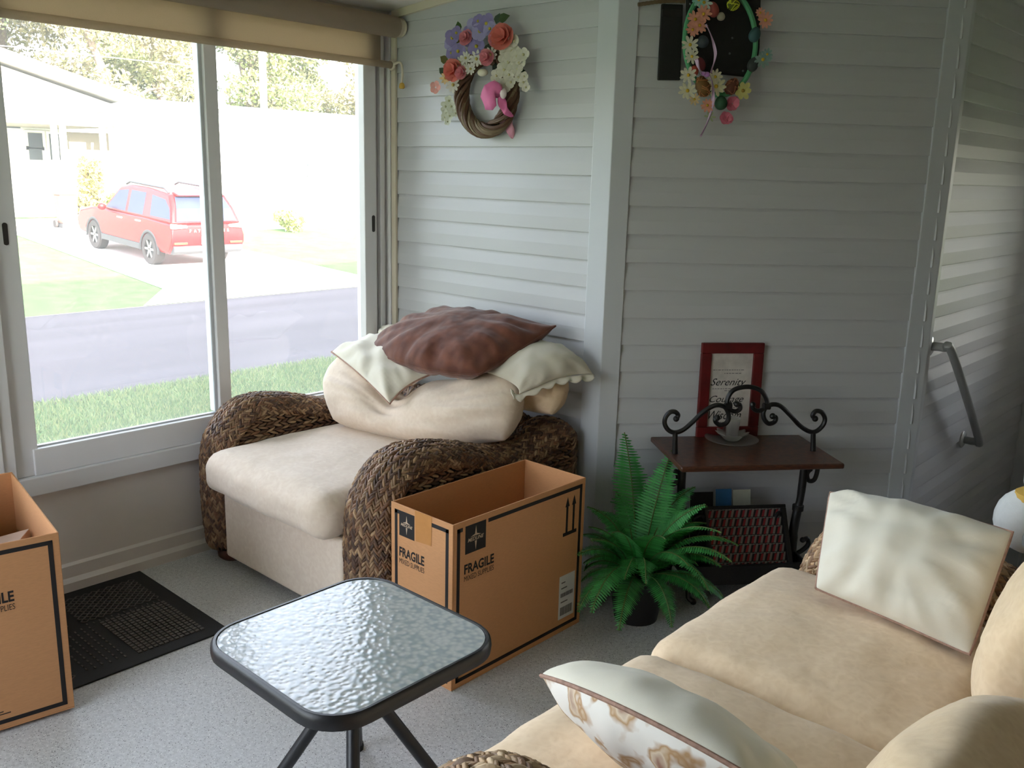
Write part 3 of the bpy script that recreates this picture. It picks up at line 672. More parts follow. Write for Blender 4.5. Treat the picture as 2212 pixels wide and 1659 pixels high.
# ================================================================ cardboard boxes
def star_logo(mb, o, r, u, s):
    o, r, u = map(np.asarray, (o, r, u))
    pts = [(0, .44), (.05, .10), (.20, .03), (.38, .03), (.05, -.02), (0, -.44), (-.05, -.02), (-.38, .03), (-.20, .03), (-.05, .10)]
    pts = [(0, .44), (.045, .14), (.26, .07), (-.26, .07), (-.045, .14)]
    mb.add([o+r*a*s+u*b*s for a, b in pts], [(0, 1, 4), (1, 2, 3, 4)])
    mb.add([o+r*a*s+u*b*s for a, b in ((-.05, -.12), (.05, -.12), (0, -.46))], [(0, 2, 1)])
    put_text(mb, 'MEDLINE', .1, o-r*.39*s-u*.09*s, r, u, width=.78*s, shear=.3, bold=.002)
def carton(loc, rot, label, extra=True):
    t = thing('cardboard_box', loc, label, 'box', 'open shipping cartons'); t.rotation_euler = (0, 0, rot)
    hx, hy, H, th = .135, .305, .525, .005
    def P(name, a, b, mat='card', par=t, bev=.0015): return obj(name, MB().box(a, b), M[mat], par, smooth=False, bevel=bev, world=False)
    P('bottom_panel', (-hx, -hy, 0), (hx, hy, th)); 
    sp = P('short_panel', (-hx, -hy, th), (hx, -hy+th, H)); P('short_panel', (-hx, hy-th, th), (hx, hy, H))
    lp = P('long_panel', (hx-th, -hy+th, th), (hx, hy-th, H)); P('long_panel', (-hx, -hy+th, th), (-hx+th, hy-th, H))
    fl = MB().obox((-hx+th, hy-.2, .012), (2*hx-2*th, 0, 0), (0, .18, .16), (0, -.003, .004)); obj('inner_flap', fl, M['card_in'], t, smooth=False, world=False)
    e = .0006
    # print on the long face (+x) and on the short face (-y)
    def face(par, O, r, w, texts, arrows):
        O, r = np.array(O), np.array(r); u = np.array([0, 0, 1.]); nrm = np.cross(r, u)
        def q(mb, a, b, c, d, lift=e): mb.obox(O+r*a+u*c, r*(b-a), u*(d-c), nrm*lift)
        mb = MB(); s = .012; i = .017
        q(mb, i, i+s, .02, H-.02); q(mb, w-i-s, w-i, .02, H-.02); q(mb, i, w-i, .018, .018+s)
        q(mb, i, i+.022, H-.018-s, H-.018); q(mb, texts['top0'], w-i, H-.018-s, H-.018)
        obj('printed_border', mb, M['ink'], par, smooth=False, world=False)
        L = texts['logo']; mb = MB(); q(mb, L[0], L[1], L[2], L[3]); lo = obj('printed_logo', mb, M['ink'], par, smooth=False, world=False) if False else obj('printed_square', mb, M['ink'], par, smooth=False, world=False)
        mb = MB(); star_logo(mb, O+r*(L[0]+L[1])/2+u*(L[2]+L[3])/2+nrm*e*2, r, u, (L[1]-L[0])); obj('printed_star', mb, M['logo'], par, smooth=False, world=False)
        F = texts['frag']; mb = MB(); put_text(mb, 'FRAGILE', .1, O+r*F[0]+u*F[2]+nrm*e, r, u, width=F[1]-F[0], bold=.003, height=.031); put_text(mb, 'MIXED SUPPLIES', .1, O+r*F[0]+u*(F[2]-.024)+nrm*e, r, u, width=F[1]-F[0], height=.0165)
        obj('printed_text', mb, M['ink'], par, smooth=False, world=False)
        mb = MB()
        for k_, (a, wd) in enumerate(((0, .05), (.002, .065), (.0, .04))): q(mb, i+.03+a, i+.03+a+wd, .052-k_*.007, .0545-k_*.007)
        obj('small_print', mb, M['ink'], par, smooth=False, world=False)
        if arrows:
            mb = MB(); A = arrows
            for a in (A[0]+.018, A[1]-.018):
                q(mb, a-.005, a+.005, A[2]+.012, A[3]-.03); mb.add([O+r*(a+da)+u*(A[3]+dz)+nrm*e for da, dz in ((-.011, -.034), (.011, -.034), (0, 0))], [(0, 1, 2)])
            q(mb, A[0], A[1], A[2], A[2]+.012); obj('printed_arrows', mb, M['ink'], par, smooth=False, world=False)
    face(lp, (hx, -hy, 0), (0, 1, 0), 2*hy, dict(top0=.145, logo=(.05, .135, .42, .507), frag=(.047, .172, .36)), (.50, .57, .345, .48))
    face(sp, (-hx, -hy, 0), (1, 0, 0), 2*hx, dict(top0=.112, logo=(.038, .106, .428, .507), frag=(.038, .15, .362)), None)
    if extra:
        lab = obj('shipping_label', MB().box((hx, -hy+.492, .05), (hx+.001, -hy+.572, .205)), M['label'], lp, smooth=False, world=False)
        mb = MB(); rr = random.Random(4); X = hx+.001
        for z0, z1 in ((.062, .092), (.128, .142)):
            y = -hy+.50
            while y < -hy+.562:
                wv = rr.uniform(.001, .0032); mb.box((X, y, z0), (X+.0004, y+wv, z1)); y += wv+rr.uniform(.0008, .002)
        for z, w_ in ((.108, .035), (.158, .03), (.178, .02)): mb.box((X, -hy+.502, z), (X+.0004, -hy+.502+w_, z+.004))
        tag(mb and obj('label_print', mb, M['grey_ink'], lp, smooth=False, world=False))
        obj('packing_tape', MB().prism([(-.022, .43), (.046, .435), (.047, .526), (-.026, .526)], lambda a, b, d: (a, d, b), -hy-.0011, -hy-.0007), M['tape'], sp, smooth=False, world=False)
    return t
carton((1.318, -.705, 0), 0, 'open cardboard box with a shipping label beside the wicker armchair')
cb2 = carton((.453, -1.906, .0095), math.radians(81), 'open cardboard box at the left edge standing by the window', False)
# carton lying inside the left box
IC = thing('small_carton', (.40, -1.93, .02), 'pale printed carton lying inside the left cardboard box', 'box')
a, b, c = np.array([.625, -1.945, .41]), np.array([-.20, .17, .02]), np.array([-.12, -.10, -.05])
obj('carton_body', MB().obox(a, b, c, (0.02, .01, -.09)), M['pinkcard'], IC, smooth=False, bevel=.002)
mb = MB(); nn = np.cross(b, c); nn /= np.linalg.norm(nn); nn *= math.copysign(1, nn[2]); bu = b/np.linalg.norm(b); cu = c/np.linalg.norm(c)
for k_, (s0, s1, t0, t1) in enumerate(((.15, .40, .12, .20), (.55, .70, .25, .32), (.25, .32, .5, .75), (.6, .8, .55, .6))):
    obj('carton_print', MB().obox(a+b*s0+c*t0+nn*.0004, b*(s1-s0), c*(t1-t0), nn*.0003), M['grey_ink'], IC, smooth=False)

# ================================================================ door mat
DM = thing('door_mat', (.34, -1.72, 0), 'black rubber door mat with woven insert panels under the window', 'mat')
mx0, mx1, my0, my1 = .034, .668, -2.19, -1.275
obj('mat_border', MB().prism([(mx0, my0), (mx1, my0), (mx1, my1), (mx0, my1)], lambda a, b, d: (a, b, d), 0, .0055), M['rubber'], DM, smooth=False, bevel=.003)
def insert(x0, x1, y0, y1, kind):
    mb = MB(); z = .0055
    if kind == 'grid':
        nx, ny = max(1, int((x1-x0)/.017)), max(1, int((y1-y0)/.017)); dx, dy = (x1-x0)/nx, (y1-y0)/ny
        for i in range(nx):
            for j in range(ny): mb.box((x0+i*dx+.002, y0+j*dy+.0025, z), (x0+(i+1)*dx-.003, y0+(j+1)*dy-.0025, z+.003))
    elif kind == 'diamond':
        nx, ny = max(1, int((x1-x0)/.026)), max(1, int((y1-y0)/.026)); dx, dy = (x1-x0)/nx, (y1-y0)/ny; w_ = .004
        for i in range(nx):
            for j in range(ny):
                for (a0, b0), (a1, b1) in (((0, .5), (.5, 1)), ((.5, 1), (1, .5)), ((1, .5), (.5, 0)), ((.5, 0), (0, .5))):
                    p, q_ = np.array([x0+(i+a0)*dx, y0+(j+b0)*dy, z]), np.array([x0+(i+a1)*dx, y0+(j+b1)*dy, z]); d = (q_-p)/np.linalg.norm(q_-p); n_ = np.array([-d[1], d[0], 0])
                    mb.obox(p-n_*w_/2, q_-p, n_*w_, (0, 0, .003))
    else:
        nx, ny = max(1, int((x1-x0)/.024)), max(1, int((y1-y0)/.02)); dx, dy = (x1-x0)/nx, (y1-y0)/ny
        for i in range(nx):
            for j in range(ny):
                o_ = .5*(j % 2); mb.box((x0+(i+o_*.6)*dx, y0+j*dy+.006, z), (x0+(i+o_*.6)*dx+.013, y0+j*dy+.011, z+.002))
    tag(obj('woven_insert', mb, M['matpile'], DM, smooth=False), kind='stuff')
insert(.09, .30, -1.60, -1.33, 'diamond'); insert(.33, .615, -1.56, -1.33, 'grid'); insert(.31, .325, -1.6, -1.33, 'dash')
insert(.09, .30, -1.78, -1.63, 'dash'); insert(.33, .61, -1.72, -1.58, 'dash'); insert(.33, .62, -2.1, -1.75, 'diamond'); insert(.09, .30, -2.1, -1.81, 'grid')

# ================================================================ iron and wood stand by the diagonal wall
SA = math.radians(50.6); SE = np.array([math.cos(SA), math.sin(SA), 0]); SN = np.array([math.sin(SA), -math.cos(SA), 0]); SC = np.array([1.681, .2395, 0]); SZ = .54
def S(a, b, z): return SC+SE*a+SN*b+np.array([0, 0, z])
z7 = lambda x, y: (1240+x/2.592, 720+y/2.592)
PS = thing('iron_stand', tuple(S(0, 0, 0)), 'wrought iron stand with wooden top and scrolled gallery against the siding', 'stand')
obj('wood_top', MB().obox(S(-.2975, -.18, SZ-.02), SE*.595, SN*.37, (0, 0, .02)), M['wood'], PS, smooth=True, bevel=.006, seg=3)
GP, = (S(0, .033, SZ),)
def gal(pts): return [at_plane(*z7(*p), GP, SN) for p in pts]
def scroll(name, pts, r=.0085, ends=True, n=5):
    P = catmull(gal(pts), n); k = len(P); R = [r*(1 if not ends else 1) for _ in range(k)]
    mb = MB().tube(P, R, 9)
    if ends:
        for p in (P[0], P[-1]): mb.ball(p, r*1.35, n=10)
    return obj(name, mb, M['iron'], PS)
scroll('gallery_scroll', [(572, 478), (582, 458), (566, 440), (538, 442), (513, 470), (508, 508), (530, 543), (566, 555), (612, 540), (662, 498), (712, 450), (762, 415), (802, 402), (842, 412), (862, 442), (866, 476), (850, 504), (820, 514), (797, 500), (790, 482), (802, 473)])
scroll('gallery_arch', [(911, 396), (928, 402), (928, 424), (905, 437), (874, 428), (858, 400), (862, 360), (890, 320), (940, 302), (1000, 302), (1050, 325), (1076, 365), (1080, 402), (1062, 426), (1030, 434), (1004, 420), (1000, 400)])
scroll('gallery_scroll', [(1112, 464), (1130, 472), (1122, 496), (1092, 506), (1066, 482), (1060, 442), (1082, 408), (1122, 398), (1162, 412), (1212, 460), (1262, 515), (1312, 548), (1352, 550), (1390, 520), (1405, 480), (1387, 442), (1354, 436), (1336, 460), (1350, 478)])
for x, y0, y1 in ((566, 552, 655), (1340, 548, 640)):
    p, q_ = gal([(x, y0), (x, y1)]); q_[2] = SZ-.001; obj('gallery_post', MB().tube([p, (p+q_)/2, q_], [.009, .0095, .011], 10), M['iron'], PS)
for x, y in ((862, 405), (1078, 408)):
    p = gal([(x, y)])[0]; obj('collar', MB().tube([p-SE*.012, p+SE*.012], .013, 10), M['iron'], PS)
# end trestles
for sg in (1, -1):
    A = sg*.235
    obj('leg', MB().tube(catmull([S(A, .02, SZ-.02), S(A-sg*.004, .02, .36), S(A-sg*.012, .02, .30), S(A-sg*.02, .02, .2), S(A-sg*.02, .02, .10)], 6), [.015]*6+[.014]*6+[.017]*6+[.02]*6+[.02], 10), M['iron'], PS)
    obj('collar', MB().tube([S(A-sg*.01, .02, .305), S(A-sg*.01, .02, .325)], .021, 12), M['iron'], PS)
    c0 = [(A+sg*.042, .515), (A+sg*.052, .47), (A+sg*.044, .425), (A+sg*.022, .42), (A+sg*.012, .445), (A+sg*.022, .465)]
    obj('scroll_bracket', MB().tube(catmull([S(a_, .02, z_) for a_, z_ in c0], 6), .0085, 9).ball(S(A+sg*.022, .02, .465), .011, n=10), M['iron'], PS)
    c1 = [(A-sg*.02, .15), (A-sg*.055, .165), (A-sg*.085, .21), (A-sg*.10, .26), (A-sg*.085, .295), (A-sg*.06, .285), (A-sg*.06, .26)]
    obj('scroll_bracket', MB().tube(catmull([S(a_, .02, z_) for a_, z_ in c1], 6), .0085, 9).ball(S(A-sg*.06, .02, .26), .011, n=10), M['iron'], PS)
    c2 = [(A-sg*.02, .12), (A+sg*.02, .14), (A+sg*.045, .165), (A+sg*.04, .19), (A+sg*.022, .185)]
    obj('scroll_bracket', MB().tube(catmull([S(a_, .02, z_) for a_, z_ in c2], 6), .009, 9).ball(S(A+sg*.022, .02, .185), .011, n=10), M['iron'], PS)
    for bb in (.13, -.1):
        obj('foot', MB().tube(catmull([S(A-sg*.02, bb*.6, .10), S(A-sg*.02, bb*.9, .06), S(A-sg*.02, bb, .025), S(A-sg*.035, bb+.01, .012)], 6), .010, 9).ball(S(A-sg*.035, bb+.01, .012), .012, n=10), M['iron'], PS)
TR = .225
for nm, o_, ex, ey, ez in (('trough_floor', S(-TR, -.1, .08), SE*2*TR, SN*.24, (0, 0, .008)), ('trough_front', S(-TR, .135, .075), SE*2*TR, SN*.012, (0, 0, .075)), ('trough_back', S(-TR, -.105, .075), SE*2*TR, SN*.012, (0, 0, .1)), ('trough_end', S(-TR, -.093, .088), SE*.01, SN*.228, (0, 0, .06)), ('trough_end', S(TR-.01, -.093, .088), SE*.01, SN*.228, (0, 0, .06))):
    obj(nm, MB().obox(o_, ex, ey, ez), M['iron'], PS, smooth=False, bevel=.002)

# framed print on the stand
lean = np.array([0, 0, 1.])*math.cos(.02)-SN*math.sin(.02); FN = SN*math.cos(.02)+np.array([0, 0, math.sin(.02)]); SEf = SE
FS = thing('framed_print', tuple(S(-.06, -.16, SZ)), 'red framed script print leaning on the siding behind the gallery', 'picture')
f0 = at_plane(1505, 940, S(0, -.155, SZ), SN); f1 = at_plane(1637, 940, S(0, -.155, SZ), SN); f0[2] = f1[2] = SZ+.001; wdt = np.linalg.norm(f1-f0)
HT = at_plane(1510, 742, S(0, -.16, SZ), SN)[2]-SZ; bw = .040
def FP(a, b, d=0): return f0+SEf*a+lean*b+FN*d
for a0, a1, b0, b1 in ((0, wdt, 0, bw), (0, wdt, HT-bw, HT), (0, bw, bw, HT-bw), (wdt-bw, wdt, bw, HT-bw)):
    obj('frame_bar', MB().obox(FP(a0, b0, -.018), SEf*(a1-a0), lean*(b1-b0), FN*.018), M['redframe'], FS, smooth=False, bevel=.003)
pr = obj('print_sheet', MB().obox(FP(bw, bw, -.012), SEf*(wdt-2*bw), lean*(HT-2*bw), FN*.004), M['print'], FS, smooth=False)
for word, b_, w_, h_ in (('Serenity', .200, .140, .036), ('Courage', .135, .135, .034), ('Wisdom', .068, .13, .034)):
    mb = MB(); put_text(mb, word, .05, FP(bw+.004, b_, -.0075), SEf, lean, width=w_, shear=.45, height=h_); obj('script_word', mb, M['ink'], pr, smooth=False)
mb = MB()
for b_, a0, a1 in ((.258, .01, .13), (.245, .055, .115), (.186, .012, .075), (.178, .06, .11), (.12, .02, .10), (.112, .05, .12), (.055, .03, .11)):
    x = a0
    rr = random.Random(int(b_*1000))
    while x < a1:
        l_ = rr.uniform(.004, .012); mb.obox(FP(bw+x, b_, -.0078), SEf*l_, lean*.0022, FN*.0003); x += l_+.003
tag(obj('fine_print', mb, M['grey_ink'], pr, smooth=False), kind='stuff')

# glass plate, dish and votive on the stand
pc = at(1580, 951, 'z', SZ+.006)
GP_ = thing('glass_plate', tuple(pc-[0, 0, .005]), 'round clear glass plate on the wooden stand top', 'plate')
obj('plate_body', MB().lathe([(0, 0), (.05, 0), (.075, .004), (.098, .012), (.100, .014), (.096, .015), (.07, .007), (.045, .004), (0, .004)], pc-[0, 0, .005], 36), M['plate'], GP_)
gd = thing('glass_dish', tuple(pc+[0, 0, .0]), 'fluted glass dish sitting on the glass plate', 'dish'); dc = pc
mb = MB()
prof = [(.0, .001), (.022, .001), (.03, .006), (.042, .02), (.058, .03), (.060, .032), (.055, .032), (.04, .023), (.026, .009), (0, .005)]
mb.grid(lambda u, v: (lambda r, h, a: (dc[0]+r*(1+.07*math.cos(10*a)*(r/.06)**2)*math.cos(a), dc[1]+r*(1+.07*math.cos(10*a)*(r/.06)**2)*math.sin(a), dc[2]+h+.004*math.cos(10*a)*(r/.06)**3))(prof[round(v*(len(prof)-1))][0], prof[round(v*(len(prof)-1))][1], 2*PI*u), 60, len(prof), True)
obj('dish_body', mb, M['plate'], gd, smooth='all')
vt = thing('glass_votive', tuple(dc+[0, 0, .01]), 'small clear glass votive standing in the fluted dish', 'votive')
obj('votive_cup', MB().lathe([(0, .008), (.020, .008), (.022, .02), (.026, .07), (.0275, .088), (.025, .088), (.0235, .07), (.019, .02), (0, .016)], dc, 20), M['plate'], vt)

# things in the trough
TY = thing('patterned_tray', tuple(S(0, .06, .1)), 'black framed tray with red and grey woven pattern in the stand trough', 'tray')
tl = np.array([0, 0, .235])-SN*.13; tl /= np.linalg.norm(tl); TN = np.cross(SE, tl); TN = TN if TN@SN > 0 else -TN; T0 = S(-.125, .118, .115)
TW, THt = .285, .225
def TP(a, b, d=0): return T0+SE*a+tl*b+TN*d
obj('tray_back', MB().obox(TP(-.012, -.012, -.01), SE*(TW+.03), tl*(THt+.024), TN*.008), M['iron'], TY, smooth=False)
for a0, a1, b0, b1 in ((-.012, TW+.018, -.012, 0), (-.012, TW+.018, THt, THt+.012), (-.012, 0, 0, THt), (TW, TW+.018, 0, THt)):
    obj('tray_edge', MB().obox(TP(a0, b0, -.002), SE*(a1-a0), tl*(b1-b0), TN*.014), M['iron'], TY, smooth=False, bevel=.002)
red, grey = MB(), MB(); nx, ny = 11, 7; cw, chh = TW/nx, THt/ny
for i in range(nx):
    for j in range(ny):
        a_, b_ = i*cw, j*chh
        def para(mb, x0, y0, x1, y1, w__, d):
            mb.add([TP(min(TW, max(0, a_+q[0]*cw)), min(THt, max(0, b_+q[1]*chh)), d) for q in ((x0, y0), (x0+w__, y0), (x1+w__, y1), (x1, y1))], [(0, 1, 2, 3)])
        para(red, .0, .05, .35, .82, .34, .0012); para(grey, .38, .05, .75, .98, .34, .0008); para(grey, -.05, .86, .3, .98, .5, .0006)
tag(obj('red_strips', red, hue('tray_red', (150, 48, 54)), TY, smooth=False), kind='stuff'); tag(obj('grey_strips', grey, hue('tray_grey', (138, 128, 122)), TY, smooth=False), kind='stuff')
DP = thing('dark_folder', tuple(S(.19, .05, .1)), 'black folder standing beside the patterned tray in the trough', 'folder')
dl = np.array([0, 0, .2])-SN*.13; dl /= np.linalg.norm(dl); D0 = S(.135, .06, .096)
obj('folder_cover', MB().obox(D0, SE*.075, dl*.19, np.cross(SE, dl)*.012*-1), M['rubber'], DP, smooth=False, bevel=.002)
obj('folder_pages', MB().obox(D0+SE*.004+dl*.004+np.cross(SE, dl)*-.003, SE*.073, dl*.182, np.cross(SE, dl)*-.006), M['iron'], DP, smooth=False)
for nm, lab, c_, a0, w_, h_ in (('booklet', 'blue booklet behind the patterned tray', (64, 128, 180), -.06, .062, .272), ('paper_pad', 'pale paper pad beside the blue booklet', (196, 198, 178), .008, .07, .268), ('dark_book', 'dark book behind the tray next to the fern', (34, 36, 38), -.16, .09, .262)):
    t = thing(nm, tuple(S(a0, -.03, .09)), lab, 'book')
    bl = np.array([0, 0, h_])-SN*.05; bl /= np.linalg.norm(bl); b0_ = S(a0, -.035, .09); bn = np.cross(SE, bl); bn = bn if bn@SN > 0 else -bn
    obj('cover', MB().obox(b0_, SE*w_, bl*h_, bn*.003), hue(nm+'_cover', c_), t, smooth=False); obj('pages', MB().obox(b0_-bn*.008+SE*.001, SE*(w_-.002), bl*(h_-.003), bn*.0078), hue('page_edge', (200, 196, 186)), t, smooth=False)

# ================================================================ fern
FX, FY = 1.565, -.225
FE = thing('potted_fern', (FX, FY, 0), 'green fern in a dark pot between the cardboard box and the stand', 'plant')
obj('pot', MB().lathe([(0, 0), (.075, 0), (.095, .12), (.105, .16), (.11, .165), (.108, .175), (.098, .175), (.092, .15), (0, .15)], (FX, FY, 0), 28), M['pot'], FE)
obj('soil', MB().lathe([(.09, .152), (.05, .160), (0, .163)], (FX, FY, 0), 20), M['soil'], FE)
def frond(az, e0, drop, Ln, seed, zb=.16):
    rng = random.Random(seed); n = 22; p = np.array([FX+.03*math.cos(az), FY+.03*math.sin(az), zb]); pts = [p]; tan = []
    for i in range(n):
        t = i/(n-1); el = e0-drop*t**1.3; a_ = az+.12*math.sin(seed)*t
        d = np.array([math.cos(el)*math.cos(a_), math.cos(el)*math.sin(a_), math.sin(el)]); p = p+d*Ln/n; p[2] = max(p[2], .015); pts.append(p); tan.append(d)
    V = []; F = []; side0 = np.array([-math.sin(az), math.cos(az), 0]); twist = rng.uniform(-.35, .35)
    for i in range(2, n):
        t = i/n; w_ = .062*Ln/.42*(math.sin(PI*min(1, t*1.02)**.75)**.8 if t < .97 else .12)+.005
        nn = np.cross(tan[i-1], side0); nn /= np.linalg.norm(nn); side = side0*math.cos(twist)+nn*math.sin(twist)
        for h in (0, .5):
            c_ = pts[i]*(1-h)+pts[min(i+1, n)]*h
            for sg in (-1, 1):
                dr = side*sg*math.cos(.3)-abs(1)*np.array([0, 0, .25])+tan[i-1]*.35; dr /= np.linalg.norm(dr); w = .0052*Ln/.42*(1.0 if t < .8 else .7)
                a_ = tan[i-1]*w; tip = c_+dr*w_*rng.uniform(.85, 1.1); o = len(V); up = nn*.002*sg
                V += [c_-a_*.6, c_+a_*.6, c_+dr*w_*.55+a_*.9+up, c_+dr*w_*.55-a_*.9+up, tip+a_*.25, tip-a_*.25]; F += [(o, o+1, o+2, o+3), (o+3, o+2, o+4, o+5)]
    V = np.array(V); F = np.array(F); b0, b1 = lin((54, 134, 62)), lin((84, 172, 92)); col = np.array([[b0[k]+(b1[k]-b0[k])*((seed*.37) % 1)]*len(V) for k in range(3)]).T*(0.75+.5*np.random.default_rng(seed).random(len(V)//6).repeat(6))[:, None]
    fo = raw('frond', V, F, M['leaf'], FE, col, smooth=True)
    obj('frond_stem', MB().tube(pts, [.0022]*len(pts), 5), hue('fern_stem', (86, 110, 52)), fo)
rg = random.Random(5)
specs = []
for k in range(15): specs.append((k*2*PI/15+rg.uniform(-.15, .15), rg.uniform(1.25, 1.45), rg.uniform(1.0, 1.7), rg.uniform(.30, .40)))
for k in range(17): specs.append((k*2*PI/17+rg.uniform(-.2, .2), rg.uniform(.8, 1.15), rg.uniform(1.5, 2.1), rg.uniform(.30, .40)))
for k in range(12): specs.append((k*2*PI/12+rg.uniform(-.2, .2), rg.uniform(.3, .65), rg.uniform(1.3, 1.9), rg.uniform(.26, .34)))
for k, (az, e0, dr, Ln) in enumerate(specs):
    dx, dy = math.cos(az), math.sin(az)
    if dx < -.5: Ln *= .80
    if dx < -.2 and dy < -.3: Ln *= .75
    frond(az, e0, dr, Ln, k+1)
frond(math.radians(135), 1.12, .35, .50, 77, .17); frond(math.radians(100), 1.25, .5, .44, 78, .17)

# ================================================================ wreaths
def basis(n):
    n = np.array(n, float)/np.linalg.norm(n); u = np.array([0, 0, 1.]) if abs(n[2]) < .9 else np.array([1., 0, 0]); r = np.cross(u, n); r /= np.linalg.norm(r); return r, np.cross(n, r), n
def petal_flower(name, parent, c, n, R, np_, col, ccol, wide=.36, cup=.25, layers=1, rot=0., cname='flower_center'):
    r, u, n = basis(n); V = []; F = []; rng = random.Random(int(abs(c[0]*1e4+c[2]*3e3)))
    for L in range(layers):
        Rl = R*(1-.26*L); cu = cup+.55*L
        for k in range(np_):
            a = rot+2*PI*(k+.5*L)/np_+rng.uniform(-.1, .1); d = r*math.cos(a)+u*math.sin(a); b = np.cross(n, d); w_ = Rl*wide*(1+.1*L); o = len(V); l_ = Rl*rng.uniform(.9, 1.08)
            for t, ww in ((.12, .35), (.45, .85), (.78, .95), (1., .35)):
                q = c+d*l_*t+n*(cu*l_*t*t*.8+.006*L+.002)
                V += [q-b*w_*ww, q+b*w_*ww]
            F += [(o+2*i, o+2*i+1, o+2*i+3, o+2*i+2) for i in range(3)]
    V = np.array(V); base = np.array(lin(col)); colr = np.repeat(base[None], len(V), 0)*np.random.default_rng(len(V)).uniform(.85, 1.1, (len(V), 1))
    f = raw(name, V, np.array(F), M['petal'], parent, colr)
    if ccol: obj(cname, MB().ball(c+n*.004, R*.2, R*.2, R*.2, 8), hue('centre_%d_%d_%d' % ccol, ccol), f, smooth='all')
    return f
def leaf(parent, c, n, ang, l_, col, wd=.35):
    r, u, n = basis(n); d = r*math.cos(ang)+u*math.sin(ang); b = np.cross(n, d); V = []; F = []
    for t, w_, z in ((0, .06, 0), (.3, 1, .06), (.6, .9, .1), (1, .04, .05)): q = c+d*l_*t+n*l_*z; V += [q-b*l_*wd*w_+n*l_*.06*w_, q, q+b*l_*wd*w_+n*l_*.06*w_]
    for i in range(3): o = 3*i; F += [(o, o+1, o+4, o+3), (o+1, o+2, o+5, o+4)]
    return raw('leaf', np.array(V), np.array(F), M['leaf'], parent, np.repeat(np.array(lin(col))[None], len(V), 0))
zA = lambda x, y, d=.06: at(900+x/5.53, 10+y/5.53, 'y', -d)
W1 = thing('flower_wreath', tuple(at(1050, 190, 'y', -.03)), 'grapevine wreath of silk flowers hanging on the back wall siding', 'wreath')
wc = at(1050, 202, 'y', -.055); WR = .135
rgv = random.Random(9); mbv = []
for k in range(16):
    ph = rgv.random()*6; pts = []
    for t in np.linspace(0, 2*PI, 60):
        a = t; rr_ = WR+.024*math.cos(t*3+ph)*rgv.uniform(.97, 1.03); pts.append((wc[0]+rr_*math.cos(a), wc[1]+.022*math.sin(t*3+ph), wc[2]+rr_*1.02*math.sin(a)))
    obj('vine', MB().tube(pts, .0085, 6, caps=False), hue('vine_brown' if k % 3 else 'vine_pale', (92, 62, 42) if k % 3 else (122, 104, 78)), W1)
FNA = (.25, -1, .1)
for x, y, s in ((430, 400, .034), (400, 470, .026), (500, 560, .034), (420, 580, .026), (700, 260, .036), (760, 320, .036), (840, 230, .036), (880, 290, .03), (640, 330, .03), (740, 200, .026), (720, 500, .036), (640, 430, .03), (480, 340, .026)):
    petal_flower('violet_blossom', W1, zA(x, y, .085), FNA, s, 5, (150, 140, 192) if (x+y) % 3 else (176, 170, 214), (190, 176, 60), .55, .15)
for x, y, s in ((1040, 390, .05), (960, 420, .034), (450, 790, .044), (540, 820, .026), (850, 640, .032), (600, 400, .03)):
    petal_flower('coral_rose', W1, zA(x, y, .095), FNA, s, 6, (228, 134, 122) if s > .04 else (226, 146, 156), None, .6, .4, 3)
for x, y, s in ((890, 600, .030), (720, 650, .032), (440, 960, .032), (590, 640, .026), (650, 770, .024), (590, 760, .022), (520, 690, .024)):
    petal_flower('white_daisy', W1, zA(x, y, .09), FNA, s, 9, (224, 222, 212), (206, 190, 110), .2, .12)
petal_flower('yellow_daisy', W1, zA(350, 880, .08), FNA, .026, 8, (230, 200, 150), (210, 150, 60), .22, .12); petal_flower('pink_blossom', W1, zA(230, 990, .05), FNA, .026, 5, (236, 170, 160), None, .5, .2)
for x, y, s in ((1080, 600, .034), (1150, 560, .034), (1210, 620, .03), (1100, 690, .03), (1230, 700, .028), (1280, 600, .026), (1040, 500, .024), (1170, 440, .024), (1050, 780, .03), (960, 850, .026), (1110, 840, .024), (1080, 960, .03), (1130, 930, .022), (1290, 860, .018), (1280, 930, .022), (1310, 990, .018), (1220, 870, .018), (1210, 770, .024)):
    petal_flower('white_blossom', W1, zA(x, y, .085), FNA, s, 5, (226, 222, 206), (214, 206, 160), .5, .3)
for x, y, s in ((390, 1150, .022), (350, 1220, .024), (420, 1220, .024), (360, 1290, .022), (440, 1270, .022), (400, 1330, .020), (340, 1350, .018), (375, 1400, .016), (540, 1060, .02), (470, 1300, .018)):
    petal_flower('white_blossom', W1, zA(x, y, .06), FNA, s, 5, (216, 218, 200), (190, 190, 150), .45, .3)
for x, y, a, l_, c_ in ((450, 470, .8, .05, (132, 136, 54)), (760, 430, 2.4, .05, (126, 130, 50)), (650, 560, .4, .055, (116, 122, 46)), (520, 320, 1.9, .04, (70, 96, 50)), (980, 190, .3, .05, (66, 86, 48)), (930, 500, 3.6, .055, (40, 52, 36)), (960, 680, 4.8, .05, (38, 50, 40)), (520, 630, 3.2, .045, (110, 120, 50)), (380, 690, 2.6, .045, (100, 96, 48)), (950, 230, 1.2, .04, (60, 80, 60)), (350, 830, 2.5, .04, (60, 80, 56)), (1190, 820, .2, .04, (46, 60, 40))):
    leaf(W1, zA(x, y, .075), FNA, a, l_, c_)
obj('fabric_bud', MB().ball(zA(790, 812, .085), .026, .014, .014, 12), hue('ivory_bud', (222, 214, 194)), W1, smooth='all')
